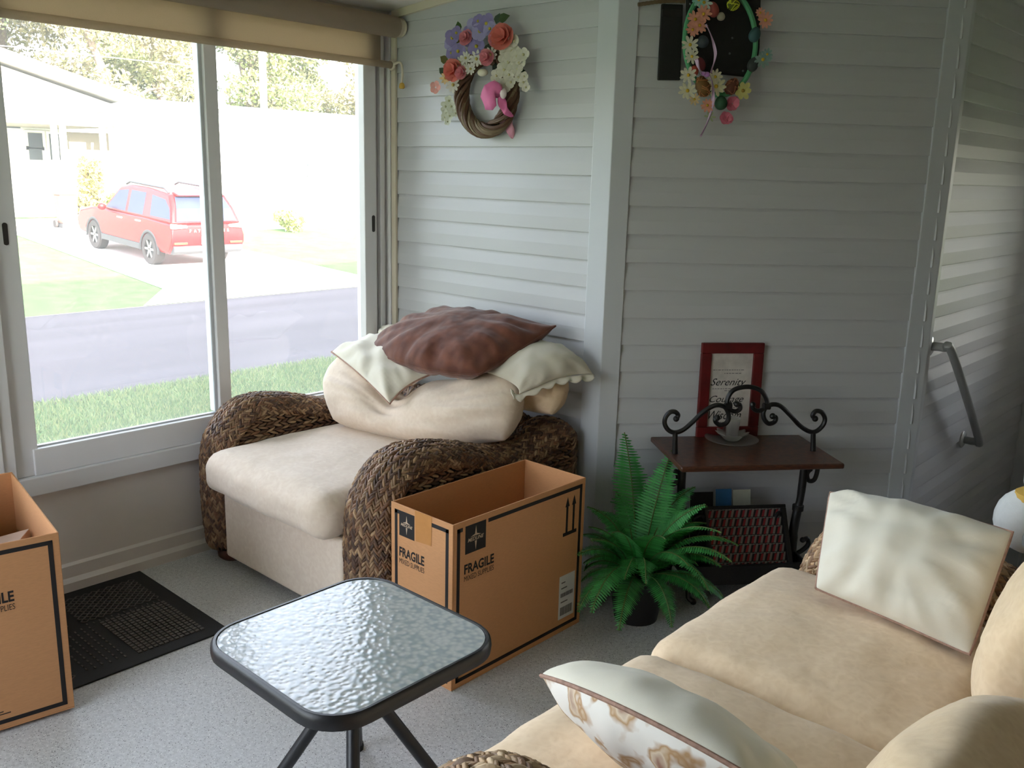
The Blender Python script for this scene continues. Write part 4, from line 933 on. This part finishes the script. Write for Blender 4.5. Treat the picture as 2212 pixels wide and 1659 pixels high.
def ribbon(parent, pts, wid, col, name, n):
    P = catmull(pts, 6); k = len(P); r, u, n = basis(n); mb = MB(); wl_ = wid if hasattr(wid, '__len__') else [wid]*2
    def fn(a, b):
        i = min(int(a*(k-1)+.5), k-1); t = P[min(i+1, k-1)]-P[max(i-1, 0)]; s_ = np.cross(n, t); s_ /= np.linalg.norm(s_)+1e-9; ww = np.interp(a, np.linspace(0, 1, len(wl_)), wl_); return P[i]+s_*ww*(b-.5)+np.array(n)*.006*math.sin(a*9+b*3)
    mb.grid(fn, k, 4); o = obj(name, mb, hue(col[0], col[1]), parent, smooth='all'); o.modifiers.new('thick', 'SOLIDIFY').thickness = .001; return o
PK = ('pink_ribbon', (220, 112, 164)); PKL = ('pale_pink_ribbon', (230, 164, 186))
ribbon(W1, [zA(1000, 1100, .10), zA(930, 1060, .13), zA(860, 1110, .13), zA(790, 1180, .11)], [.02, .09, .10, .05], PK, 'bow_loop', (.2, -1, 0))
ribbon(W1, [zA(1000, 1100, .10), zA(960, 1020, .12), zA(900, 970, .10)], [.02, .05, .05], PKL, 'bow_loop', (.2, -1, 0))
ribbon(W1, [zA(1000, 1100, .11), zA(1030, 1200, .11), zA(1070, 1280, .10), zA(1140, 1340, .07)], [.025, .035, .03, .01], PK, 'bow_tail', (.2, -1, 0))
ribbon(W1, [zA(1060, 1290, .06), zA(1080, 1400, .04), zA(1120, 1500, .03), zA(1140, 1600, .02)], [.03, .05, .04, .005], PKL, 'bow_tail', (.2, -1, 0))
ribbon(W1, [zA(1060, 1390, .06), zA(980, 1470, .04), zA(900, 1530, .03)], [.03, .03, .005], PKL, 'bow_tail', (.2, -1, 0))
obj('bow_knot', MB().ball(zA(1035, 1060, .11), .014, .012, .02, 10), hue('white_knot', (234, 220, 220)), W1, smooth='all')
# the second hanging group, on the diagonal wall
NB3 = np.array([NB[0], NB[1], 0]); EB3 = np.array([EB[0], EB[1], 0]); B03 = np.array([WB0[0], WB0[1], 0])
def zB(x, y, d=.05): return at_plane(1380+x/5.353, y/5.353, B03+NB3*d, NB3)
def slab(name, parent, pts, d0, d1, mat):
    n = len(pts); V = [zB(*p, d0) for p in pts]; V2 = [v+NB3*(d1-d0) for v in V]
    return obj(name, MB().add(V+V2, [tuple(range(n-1, -1, -1)), tuple(range(n, 2*n))]+[(i, (i+1) % n, n+(i+1) % n, n+i) for i in range(n)]), mat, parent, smooth=False, bevel=.003)
BP = thing('black_plaque', tuple(zB(350, 900, .02)), 'narrow black wooden plaque hung on the siding left of the egg wreath', 'plaque')
slab('plaque_board', BP, [(255, 50), (500, 60), (470, 930), (210, 930)], .016, .03, M['rubber'])
slab('plaque_rail', BP, [(265, 110), (495, 115), (492, 190), (262, 190)], .031, .036, M['iron'])
BB = thing('black_wall_board', tuple(zB(950, 850, .02)), 'black rounded wall board behind the egg wreath', 'wall decoration')
slab('board_face', BB, [(545, -260), (1370, -260), (1390, 20), (1378, 560), (1350, 750), (1290, 850), (1215, 892), (1000, 868), (830, 850), (620, 800), (560, 720), (540, 300)], .016, .034, M['rubber'])
for x, y in ((595, 45), (1050, 620), (1205, 820), (1080, 440)): obj('board_knob', MB().ball(zB(x, y, .036), .004, n=8), hue('dull_knob', (92, 96, 100)), BB, smooth='all')
W2 = thing('egg_wreath', tuple(zB(800, 1200, .05)), 'spring wreath of daisies and coloured eggs hanging over the black board', 'wreath')
hoop = [zB(940+410*math.cos(t), 480+620*math.sin(t), .06) for t in np.linspace(0, 2*PI, 50)]
obj('hoop', MB().tube(hoop, .009, 8, caps=False), hue('mint_hoop', (92, 168, 120)), W2)
NBT = NB3*1.+np.array([0, 0, .05])
for x, y, s, c_ in ((590, 520, .030, (232, 228, 208)), (610, 655, .026, (230, 226, 204)), (570, 870, .030, (232, 228, 208)), (560, 1050, .032, (232, 228, 200)), (890, 1000, .034, (222, 214, 176)), (880, 890, .026, (222, 214, 186)), (750, 30, .028, (206, 222, 214)), (690, 0, .026, (160, 214, 200)), (1430, 690, .03, (150, 176, 170)), (1480, 630, .022, (140, 170, 168)), (640, 1150, .02, (226, 200, 150))):
    petal_flower('white_daisy', W2, zB(x, y, .085), NBT, s, 9, c_, (212, 176, 50), .2, .12)
for x, y, s in ((745, 165, .028), (650, 225, .028), (700, 295, .028), (620, 345, .024), (1460, 235, .028), (1400, 150, .018), (790, 1220, .024)):
    petal_flower('pink_daisy', W2, zB(x, y, .09), NBT, s, 10, (232, 164, 140), (214, 170, 46), .2, .12)
petal_flower('yellow_flower', W2, zB(1200, 1050, .08), NBT, .032, 7, (214, 206, 130), (160, 130, 50), .3, .1)
for x, y, s in ((1075, 1200, .026), (1000, 1365, .022), (1040, 1380, .016)): petal_flower('pink_blossom', W2, zB(x, y, .07), NBT, s, 6, (224, 128, 150), None, .5, .4, 2)
petal_flower('green_flower', W2, zB(820, 1350, .05), NBT, .02, 6, (176, 190, 150), None, .2, .1)
def egg(x, y, rx, rz, tilt, name, c_, net=None):
    c = zB(x, y, .075); o = len(W2.children); e1 = EB3*math.cos(tilt)+np.array([0, 0, math.sin(tilt)]); e2 = -EB3*math.sin(tilt)+np.array([0, 0, math.cos(tilt)])
    def sf(a, b, k=1.): 
        rr_ = math.sin(PI*b); z = -math.cos(PI*b); t = (1-.12*z); return c+e1*rx*k*t*rr_*math.cos(2*PI*a)+NB3*rx*.85*k*t*rr_*math.sin(2*PI*a)+e2*rz*k*z
    eg = obj('egg', MB().grid(sf, 18, 12, True), hue('egg_'+name, c_), W2, smooth='all')
    if net:
        mb = MB(); rr2 = random.Random(int(x)) 
        for k in range(26):
            a0, b0, da, db = rr2.random(), rr2.uniform(.1, .9), rr2.uniform(-.35, .35), rr2.uniform(-.35, .35)
            mb.tube([sf(a0+da*t, min(.95, max(.05, b0+db*t)), 1.04) for t in np.linspace(0, 1, 7)], .0016, 5, caps=False)
        tag(obj('egg_strings', mb, hue('string_'+name, net), eg), kind='stuff')
egg(740, 480, .020, .021, .2, 'speckled', (58, 66, 74)); egg(860, 110, .019, .026, .3, 'rose', (160, 76, 70)); egg(1090, 45, .020, .02, .4, 'lime', (96, 104, 24), (206, 214, 60)); egg(1340, 400, .020, .026, -.3, 'teal', (62, 96, 100)); egg(1320, 745, .019, .025, -.3, 'slate', (60, 64, 66))
egg(740, 1000, .026, .034, .5, 'nest', (118, 84, 40), (186, 122, 74)); egg(1075, 1000, .022, .028, -.4, 'russet', (96, 52, 36), (160, 100, 72)); egg(950, 1190, .022, .024, .2, 'green', (52, 92, 66)); egg(715, 740, .016, .024, .4, 'plum', (110, 40, 46)); egg(950, 190, .014, .014, 0, 'cream', (170, 160, 140)); egg(640, 820, .015, .018, 0, 'coral', (190, 84, 70))
LV = ('lilac_ribbon', (206, 176, 206)); 
ribbon(W2, [zB(775, 280, .10), zB(840, 420, .10), zB(884, 600, .10), zB(870, 720, .10), zB(835, 840, .10)], .007, LV, 'ribbon_tail', NB3)
ribbon(W2, [zB(810, 870, .10), zB(850, 950, .10), zB(862, 1100, .10), zB(840, 1260, .09), zB(790, 1420, .07), zB(715, 1580, .05)], .008, LV, 'ribbon_tail', NB3)
ribbon(W2, [zB(800, 860, .10), zB(740, 850, .11), zB(690, 780, .10), zB(665, 680, .10)], .009, LV, 'ribbon_tail', NB3)
obj('ribbon_bow', MB().ball(zB(785, 860, .105), .012, .008, .009, 10).ball(zB(745, 850, .105), .01, .006, .007, 8), hue('purple_bow', (178, 120, 186)), W2, smooth='all')
# plaited garland at the top of the diagonal wall
VG = thing('vine_garland', tuple(zB(200, 30, .03)), 'thin dry vine garland along the top of the diagonal wall', 'garland')
for k in range(3): obj('vine', MB().tube([zB(-10+x, 55-45*math.sin(x/260)+9*math.sin(x/22+k*2.1), .03) for x in range(0, 560, 14)], .0045, 6), hue('vine_pale', (122, 104, 78)), VG)

# ================================================================ outdoors
def gz(x): return -.76 if x > -11.1 else -.76+.055*min(-11.1-x, 9.1)
tag(obj('lawn', MB().add([(-.12, -30, -.62), (-.12, 40, -.62), (-5.65, 40, -.76), (-5.65, -30, -.76)], [(0, 1, 2, 3)]), M['lawn']), kind='structure')
tag(obj('road', MB().box((-11.12, -60, -.86), (-5.63, 80, -.765)), M['asphalt'], smooth=False), kind='structure')
tag(obj('far_lawn', MB().add([(-11.1, -60, gz(-11.1)), (-11.1, 90, gz(-11.1)), (-20.2, 90, gz(-20.2)), (-20.2, -60, gz(-20.2)), (-90, 90, -.26), (-90, -60, -.26)], [(0, 1, 2, 3), (3, 2, 4, 5)]), M['lawn'], smooth=False), kind='structure')
tag(obj('driveway', MB().add([(x, y, gz(x)+.012) for x, y in ((-11.09, 4.1), (-12.4, 5.1), (-20.2, 5.5), (-20.2, 9.1), (-11.09, 9.4), (-27, 5.5), (-27, 9.1))], [(0, 1, 2, 3, 4), (2, 5, 6, 3)]), M['concrete'], smooth=False), kind='structure')
rng = np.random.default_rng(7)
def blades(name, n, xr, yr, h, zf, cols, seed):
    r = np.random.default_rng(seed); x = r.uniform(*xr, n); y = r.uniform(*yr, n); z = zf(x); a = r.uniform(0, 2*PI, n); hh = h*r.uniform(.5, 1.3, n); w_ = .006+.004*r.random(n); lean_ = r.normal(0, .4, (n, 2))*hh[:, None]
    c, s_ = np.cos(a)*w_, np.sin(a)*w_
    V = np.stack([np.c_[x-c, y-s_, z], np.c_[x+c, y+s_, z], np.c_[x+lean_[:, 0], y+lean_[:, 1], z+hh]], 1).reshape(-1, 3); F = np.arange(3*n).reshape(-1, 3)
    P = np.array([lin(q) for q in cols]); col = np.repeat(P[r.integers(0, len(P), n)], 3, 0)
    return tag(raw(name, V, F, M['grass'], None, col, False), 'short green grass of the near lawn outside the window', 'grass', kind='stuff')
blades('lawn_grass', 60000, (-5.8, -2.2), (-1.6, 5.2), .05, lambda x: -.62+(x+.12)*.0253, [(98, 120, 80), (114, 132, 88), (88, 110, 76), (128, 138, 94)], 3)
def leaf_cloud(name, parent, blobs, n, size, cols, seed):
    r = np.random.default_rng(seed); vol = np.array([b[3]*b[4]*b[5] for b in blobs]); k = r.choice(len(blobs), n, p=vol/vol.sum()); Bq = np.array(blobs)[k]
    d = r.normal(size=(n, 3)); d /= np.linalg.norm(d, axis=1)[:, None]; C = Bq[:, :3]+d*Bq[:, 3:6]*(r.random(n)**.4)[:, None]
    a = r.normal(size=(n, 3)); a /= np.linalg.norm(a, axis=1)[:, None]; b = np.cross(a, r.normal(size=(n, 3))); b /= np.linalg.norm(b, axis=1)[:, None]; s_ = size*r.uniform(.6, 1.4, n)[:, None]
    V = np.stack([C-a*s_, C+b*s_*.5, C+a*s_, C-b*s_*.5], 1).reshape(-1, 3); F = np.arange(4*n).reshape(-1, 4); P = np.array([lin(q) for q in cols])
    col = np.repeat(P[r.integers(0, len(P), n)]*r.uniform(.75, 1.2, (n, 1)), 4, 0)
    return tag(raw(name, V, F, M['leaf'], parent, col, False), kind='stuff')
TREES = [(-41, 5.5, 12, 0), (-43, 12.5, 14, 1), (-38, 16, 11, 2), (-42, 20, 13, 0), (-39, 24.5, 12, 3), (-44, 28, 15, 1), (-40, 32.5, 12, 2), (-43, 37, 13, 0), (-41, 9.6, 10, 3), (-48, 24, 16, 1), (-48, 33, 15, 0), (-47, 15, 15, 2)]
TC4 = [[(132, 136, 88), (150, 150, 100), (112, 120, 78)], [(104, 120, 80), (128, 138, 88), (144, 136, 104)], [(146, 138, 102), (128, 126, 84), (156, 146, 112)], [(120, 134, 78), (148, 154, 94), (138, 130, 100)]]
TL = ['broad yellow-green tree', 'tall olive-green tree', 'pale tan-green tree', 'bright green tree']
TW = ['farthest left behind the gabled house', 'second from the left behind the gabled roof', 'left of the window mullion behind the roof', 'behind the window mullion', 'left of the utility pole', 'behind the utility pole', 'right of the utility pole above the white wall', 'near the right window frame', 'close behind the gabled house', 'in the back row left of the pole', 'in the back row right of the pole', 'in the back row above the gable']
for i, (x, y, h, c) in enumerate(TREES):
    r = random.Random(i+40); t = thing('tree', (x, y, -.26), TL[c]+' '+TW[i], 'tree', 'trees beyond the houses')
    tp = [(x+r.uniform(-.3, .3)*k, y+r.uniform(-.3, .3)*k, -.26+h*.75*k/4) for k in range(5)]
    tk = obj('trunk', MB().tube(tp, [.32, .26, .22, .16, .08], 9), M['bark'], t)
    bl = []
    for k in range(20):
        z = h*r.uniform(.18, .95); sp = 3.2*(1-.5*abs(z/h-.5)); a_ = r.uniform(0, 2*PI); d_ = r.uniform(0, sp)
        bl.append((x+d_*math.cos(a_), y+d_*math.sin(a_), z, r.uniform(1., 1.9), r.uniform(1., 1.9), r.uniform(.8, 1.4)))
        if k < 5: obj('branch', MB().tube([tp[2], ((tp[2][0]+bl[-1][0])/2, (tp[2][1]+bl[-1][1])/2, (tp[2][2]+z)/2+.3), bl[-1][:3]], [.1, .07, .03], 6), M['bark'], t)
    leaf_cloud('foliage', t, bl, 18000, .115, TC4[c], i+60)
def bush(name, x, y, z, rx, rz, label, cols, n, seed, size=.07):
    t = thing(name, (x, y, z), label, 'shrub'); r = random.Random(seed)
    bl = [(x+r.uniform(-.5, .5)*rx, y+r.uniform(-.6, .6)*rx, z+rz*r.uniform(.35, 1.3), rx*.5, rx*.5, rz*.45) for _ in range(9)]
    obj('stems', MB().tube([(x, y, z), (x, y+.03, z+rz*.9)], [.05, .02], 7), M['bark'], t); leaf_cloud('foliage', t, bl, n, size, cols, seed)
p = at(628, 485, 'x', -19.35); bush('round_shrub', -19.35, p[1], -.31, .5, .38, 'small round yellow-green shrub in front of the white wall', [(170, 176, 92), (150, 160, 80), (190, 186, 120)], 2600, 3)
p = at(196, 420, 'x', -22.6); bush('tall_shrub', -22.6, p[1], -.26, .42, 1.15, 'tall loose shrub beside the porch posts of the gabled house', [(172, 164, 90), (150, 130, 84), (190, 190, 110)], 2200, 5)
p = at(262, 400, 'x', -23.4); bush('low_shrub', -23.4, p[1], -.26, .5, .62, 'low green shrub behind the red car bonnet', [(176, 186, 96), (160, 170, 84)], 2200, 6)
# white house on the right
H1 = thing('white_house', (-25, 15, -.3), 'long low white house wall behind the lawn on the right', 'house')
obj('wall', MB().box((-26.2, 10.2, -.4), (-20, 30, 3.0)), M['stucco'], H1, smooth=False)
obj('roof', MB().prism([(-19.7, 2.98), (-26.4, 2.98), (-26.4, 3.05), (-23, 3.3), (-19.7, 3.05)], lambda a, b, d: (a, d, b), 9.9, 30.4), M['roof'], H1, smooth=False)
for (u, v, s_) in ((663, 356, .10), (663, 380, .13)):
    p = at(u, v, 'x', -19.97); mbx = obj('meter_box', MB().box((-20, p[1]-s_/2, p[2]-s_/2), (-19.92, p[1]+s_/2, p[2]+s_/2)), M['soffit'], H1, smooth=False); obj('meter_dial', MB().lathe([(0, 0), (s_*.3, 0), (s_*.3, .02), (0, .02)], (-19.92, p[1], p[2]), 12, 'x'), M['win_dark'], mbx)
# gabled house on the left
H2 = thing('gabled_house', (-29, 7.5, -.3), 'white gabled house with a front porch across the street', 'house')
obj('wall', MB().prism([(1.6, -.4), (13.0, -.4), (13.0, 3.0), (7.4, 4.5), (1.6, 3.0)], lambda a, b, d: (d, a, b), -36, -28), M['stucco'], H2, smooth=False)
for y0, z0, y1, z1 in ((7.4, 4.62, 13.7, 2.96), (7.4, 4.62, 1.0, 2.96)):
    obj('roof_slope', MB().prism([(y0, z0), (y1, z1), (y1, z1+.14), (y0, z0+.14)], lambda a, b, d: (d, a, b), -36.4, -26.6), M['roof'], H2, smooth=False)
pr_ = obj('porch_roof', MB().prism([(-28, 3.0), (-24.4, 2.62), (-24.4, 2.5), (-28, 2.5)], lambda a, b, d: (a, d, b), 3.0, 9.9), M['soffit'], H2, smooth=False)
for u in (118, 137, 222):
    p = at(u, 300, 'x', -24.6); obj('porch_post', MB().box((-24.68, p[1]-.07, -.3), (-24.54, p[1]+.07, 2.5)), M['stucco'], H2, smooth=False)
for u0, v0, u1, v1 in ((62, 288, 90, 318), (64, 322, 90, 345), (14, 238, 40, 276), (110, 290, 126, 345)):
    a_, b_ = at(u0, v1, 'x', -27.95), at(u1, v0, 'x', -27.95); wf = obj('window', MB().box((-28, a_[1]-.08, a_[2]-.08), (-27.94, b_[1]+.08, b_[2]+.08)), M['stucco'], H2, smooth=False)
    obj('pane', MB().box((-27.95, a_[1], a_[2]), (-27.92, b_[1], b_[2])), M['win_dark'], wf, smooth=False)
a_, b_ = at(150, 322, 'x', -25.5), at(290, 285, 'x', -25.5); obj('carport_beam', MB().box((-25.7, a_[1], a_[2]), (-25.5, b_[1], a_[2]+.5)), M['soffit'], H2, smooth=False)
UP = thing('utility_pole', (-33, 20.4, -.26), 'pale wooden utility pole behind the white house', 'pole')
p = at(569, 200, 'x', -33); obj('pole_shaft', MB().lathe([(0, 0), (.17, 0), (.13, 13), (0, 13)], (-33, p[1], -.3), 12), M['pole'], UP); obj('crossarm', MB().box((-33.06, p[1]-1.1, 11.9), (-32.94, p[1]+1.1, 12.05)), M['pole'], UP, smooth=False)
for i_, (uv, lab) in enumerate(((((-200, 8), (240, 44), (440, 84), (900, 170)), 'upper thin cable crossing the treetops'), (((-200, 88), (20, 100), (90, 108), (480, 150)), 'lower thin cable above the gabled roof'))):
    tag(obj('power_cable', MB().tube(catmull([at(u, v, 'x', -32) for u, v in uv], 8), .018, 6), M['wire']), lab, 'cable', 'overhead cables')

# ---------------------------------------------------------------- cars
def car(name, loc, pitch, paint, label, letters):
    t = thing(name, loc, label, 'car'); t.rotation_euler = (0, pitch, PI)
    def O(n_, mb, mat, par=t, **k): return obj(n_, mb, mat, par, world=False, **k)
    arc = lambda cx, r, a0, a1, n_=9: [(cx+r*math.cos(a), .36+r*math.sin(a)) for a in np.linspace(a0, a1, n_)]
    low = [(-2.36, .36), (-2.46, .5), (-2.52, .62), (-2.53, .80), (-2.48, 1.06), (-1.2, 1.10), (.72, 1.08), (1.02, 1.12), (1.7, 1.06), (2.25, .93), (2.45, .74), (2.46, .5), (2.34, .36)]+arc(1.46, .43, 0, PI)+[(.9, .34), (-.9, .34)]+arc(-1.46, .43, 0, PI)
    hw = lambda z: .965-.10*max(0, z-.95)/.2-.05*max(0, .55-z)/.2
    n_ = len(low); mb = MB().add([(x, -hw(z), z) for x, z in low]+[(x, hw(z), z) for x, z in low], [tuple(range(n_)), tuple(range(2*n_-1, n_-1, -1))]+[(i, n_+i, n_+(i+1) % n_, (i+1) % n_) for i in range(n_)])
    O('lower_body', mb, M[paint], smooth=True, bevel=.05, seg=3)
    gb = [(-2.46, 1.06), (1.0, 1.10)]; gt = [(-2.30, 1.42), (-2.06, 1.70), (-1.0, 1.775), (-.1, 1.765), (.35, 1.70)]
    side = [(-2.46, 1.06)]+gt+[(1.02, 1.10)]
    gw = lambda z: .90-.20*(z-1.08)/.7
    n_ = len(side); mb = MB().add([(x, -gw(z), z) for x, z in side]+[(x, gw(z), z) for x, z in side], [tuple(range(n_)), tuple(range(2*n_-1, n_-1, -1))]+[(i, n_+i, n_+(i+1) % n_, (i+1) % n_) for i in range(n_)])
    O('cabin', mb, M[paint], smooth=True, bevel=.05, seg=3)
    for sg in (-1, 1):
        for w_ in ([(.86, 1.14), (.36, 1.60), (-.12, 1.66), (-.16, 1.14)], [(-.28, 1.14), (-.26, 1.66), (-1.0, 1.66), (-1.05, 1.14)], [(-1.4, 1.16), (-1.3, 1.64), (-1.95, 1.58), (-2.22, 1.40), (-2.36, 1.16)]):
            O('side_window', MB().add([(x, sg*(gw(z)+.004), z) for x, z in w_]+[(x, sg*(gw(z)-.03), z) for x, z in w_], [tuple(range(len(w_))), tuple(range(2*len(w_)-1, len(w_)-1, -1))]+[(i, (i+1) % len(w_), len(w_)+(i+1) % len(w_), len(w_)+i) for i in range(len(w_))]), M['carglass'], smooth=False)
        O('roof_rail', MB().tube([(-1.9, sg*.64, 1.72), (-1.7, sg*.64, 1.82), (0, sg*.64, 1.83), (.2, sg*.64, 1.76)], .025, 8), M['cladding'])
        O('door_handle', MB().box((-.1, sg*.955-.02, .96), (.12, sg*.955+.02, .99)), M['lamp_clear'], smooth=False); O('door_handle', MB().box((-1.05, sg*.955-.02, .98), (-.83, sg*.955+.02, 1.01)), M['lamp_clear'], smooth=False)
        O('side_mirror', MB().ball((.72, sg*1.06, 1.16), .07, .11, .085, 12), M[paint], smooth='all')
        O('sill_cladding', MB().box((-1.02, sg*.95-.03, .32), (1.02, sg*.95+.03, .47)), M['cladding'], smooth=False, bevel=.015)
        for cx in (1.46, -1.46):
            mb = MB().grid(lambda u, v: (cx+(.405+.085*(v if v < .5 else v))*math.cos(-.12+u*(PI+.24)), sg*(.955+.022*math.sin(PI*v)), .36+(.405+.085*v)*math.sin(-.12+u*(PI+.24))), 16, 4); a_ = O('wheel_arch', mb, M['cladding'], smooth='all'); a_.modifiers.new('thick', 'SOLIDIFY').thickness = .02
            wh = O('tyre', MB().lathe([(.22, -.12), (.34, -.125), (.375, -.09), (.38, 0), (.375, .09), (.34, .125), (.22, .12), (.22, -.12)], (cx, sg*.845, .38), 28, 'y', caps=False), M['tyre'])
            O('wheel_disc', MB().lathe([(0, .05), (.23, .05), (.235, .11), (.255, .118), (.255, .09)], (cx, sg*.845, .38), 24, 'y', caps=False) if sg > 0 else MB().lathe([(0, -.05), (.23, -.05), (.235, -.11), (.255, -.118), (.255, -.09)], (cx, sg*.845, .38), 24, 'y', caps=False), M['cladding'], wh)
            for k in range(6):
                a_ = 2*PI*k/6; d = np.array([math.cos(a_), 0, math.sin(a_)]); b_ = np.array([-d[2], 0, d[0]]); o_ = np.array([cx, sg*(.845+.10), .38]); O('wheel_spoke', MB().obox(o_+d*.03-b_*.025, d*.2, b_*.05, (0, sg*.012, 0)), M['alloy'], wh, smooth=False)
        O('tail_lamp', MB().prism([(.55, .98), (.93, .96), (.93, 1.08), (.55, 1.04)], lambda a, b, d: (d, sg*a, b), -2.56, -2.44), M['lamp_clear'], smooth=False, bevel=.02)
        O('rear_reflector', MB().box((-2.545, sg*.72-.17, .60), (-2.50, sg*.72+.17, .655)), M['lamp_red'], smooth=False, bevel=.01)
        O('head_lamp', MB().prism([(.5, .86), (.9, .88), (.9, .98), (.5, .96)], lambda a, b, d: (d, sg*a, b), 2.1, 2.38), M['lamp_clear'], smooth=False)
    O('rear_window', MB().add([(-2.452, -.78, 1.12), (-2.452, .78, 1.12), (-2.315, .70, 1.41), (-2.11, .62, 1.655), (-2.11, -.62, 1.655), (-2.315, -.70, 1.41)], [(0, 1, 2, 5), (5, 2, 3, 4)]), M['carglass'], smooth=False).location.x = -.012
    O('windscreen', MB().add([(.98, -.82, 1.15), (.98, .82, 1.15), (.42, .66, 1.66), (.42, -.66, 1.66)], [(0, 1, 2, 3)]), M['carglass'], smooth=False).location.x = .02
    O('spoiler', MB().prism([(-2.28, 1.70), (-2.0, 1.76), (-1.95, 1.72), (-2.2, 1.67)], lambda a, b, d: (a, d, b), -.6, .6), M[paint], smooth=False, bevel=.01)
    O('rear_bumper', MB().prism([(-2.55, .44), (-2.55, .56), (-2.3, .6), (-2.3, .36), (-2.45, .36)], lambda a, b, d: (a, d, b), -.9, .9), M['cladding'], smooth=False, bevel=.03)
    O('number_plate', MB().box((-2.57, -.2, .60), (-2.535, .2, .78)), M['plate_w'], smooth=False)
    if letters:
        x = 0
        for k, ch in enumerate(letters):
            mb = MB(); put_text(mb, ch, .085, (-2.545, .50-k*.108, .885), np.array([0, -1., 0]), np.array([.05, 0, 1.]), bold=.003); O('badge_letter', mb, M['lamp_clear'], smooth=False)
    return t
sv = car('suv', (-16.40, 7.03, -.475), -.055, 'carred', 'red sport utility vehicle parked on the driveway across the street', 'PATHFINDER')
sv.scale = (.88, .86, .87)
TB = thing('wheeled_bin', (-22.6, 7.62, -.26), 'beige wheeled bin standing in front of the red vehicle', 'bin')
bx_, by_ = -22.6, 7.62
obj('bin_body', MB().add([(bx_+sx*.22*k, by_+sy*.24*k, z) for z, k in ((-.14, .82), (.62, 1)) for sx, sy in ((-1, -1), (1, -1), (1, 1), (-1, 1))], [(0, 3, 2, 1), (4, 5, 6, 7), (0, 1, 5, 4), (1, 2, 6, 5), (2, 3, 7, 6), (3, 0, 4, 7)]), M['carsilver'], TB, smooth=False, bevel=.03)
obj('bin_lid', MB().box((bx_-.25, by_-.26, .62), (bx_+.24, by_+.26, .68)), M['carsilver'], TB, smooth=False, bevel=.02)
obj('bin_base', MB().box((bx_-.2, by_-.22, -.25), (bx_+.2, by_+.22, -.13)), M['cladding'], TB, smooth=False, bevel=.02)
for sg in (-1, 1): obj('bin_wheel', MB().lathe([(0, -.03), (.1, -.03), (.11, 0), (.1, .03), (0, .03)], (bx_-.15, by_+sg*.26, -.15), 16, 'y'), M['tyre'], TB)
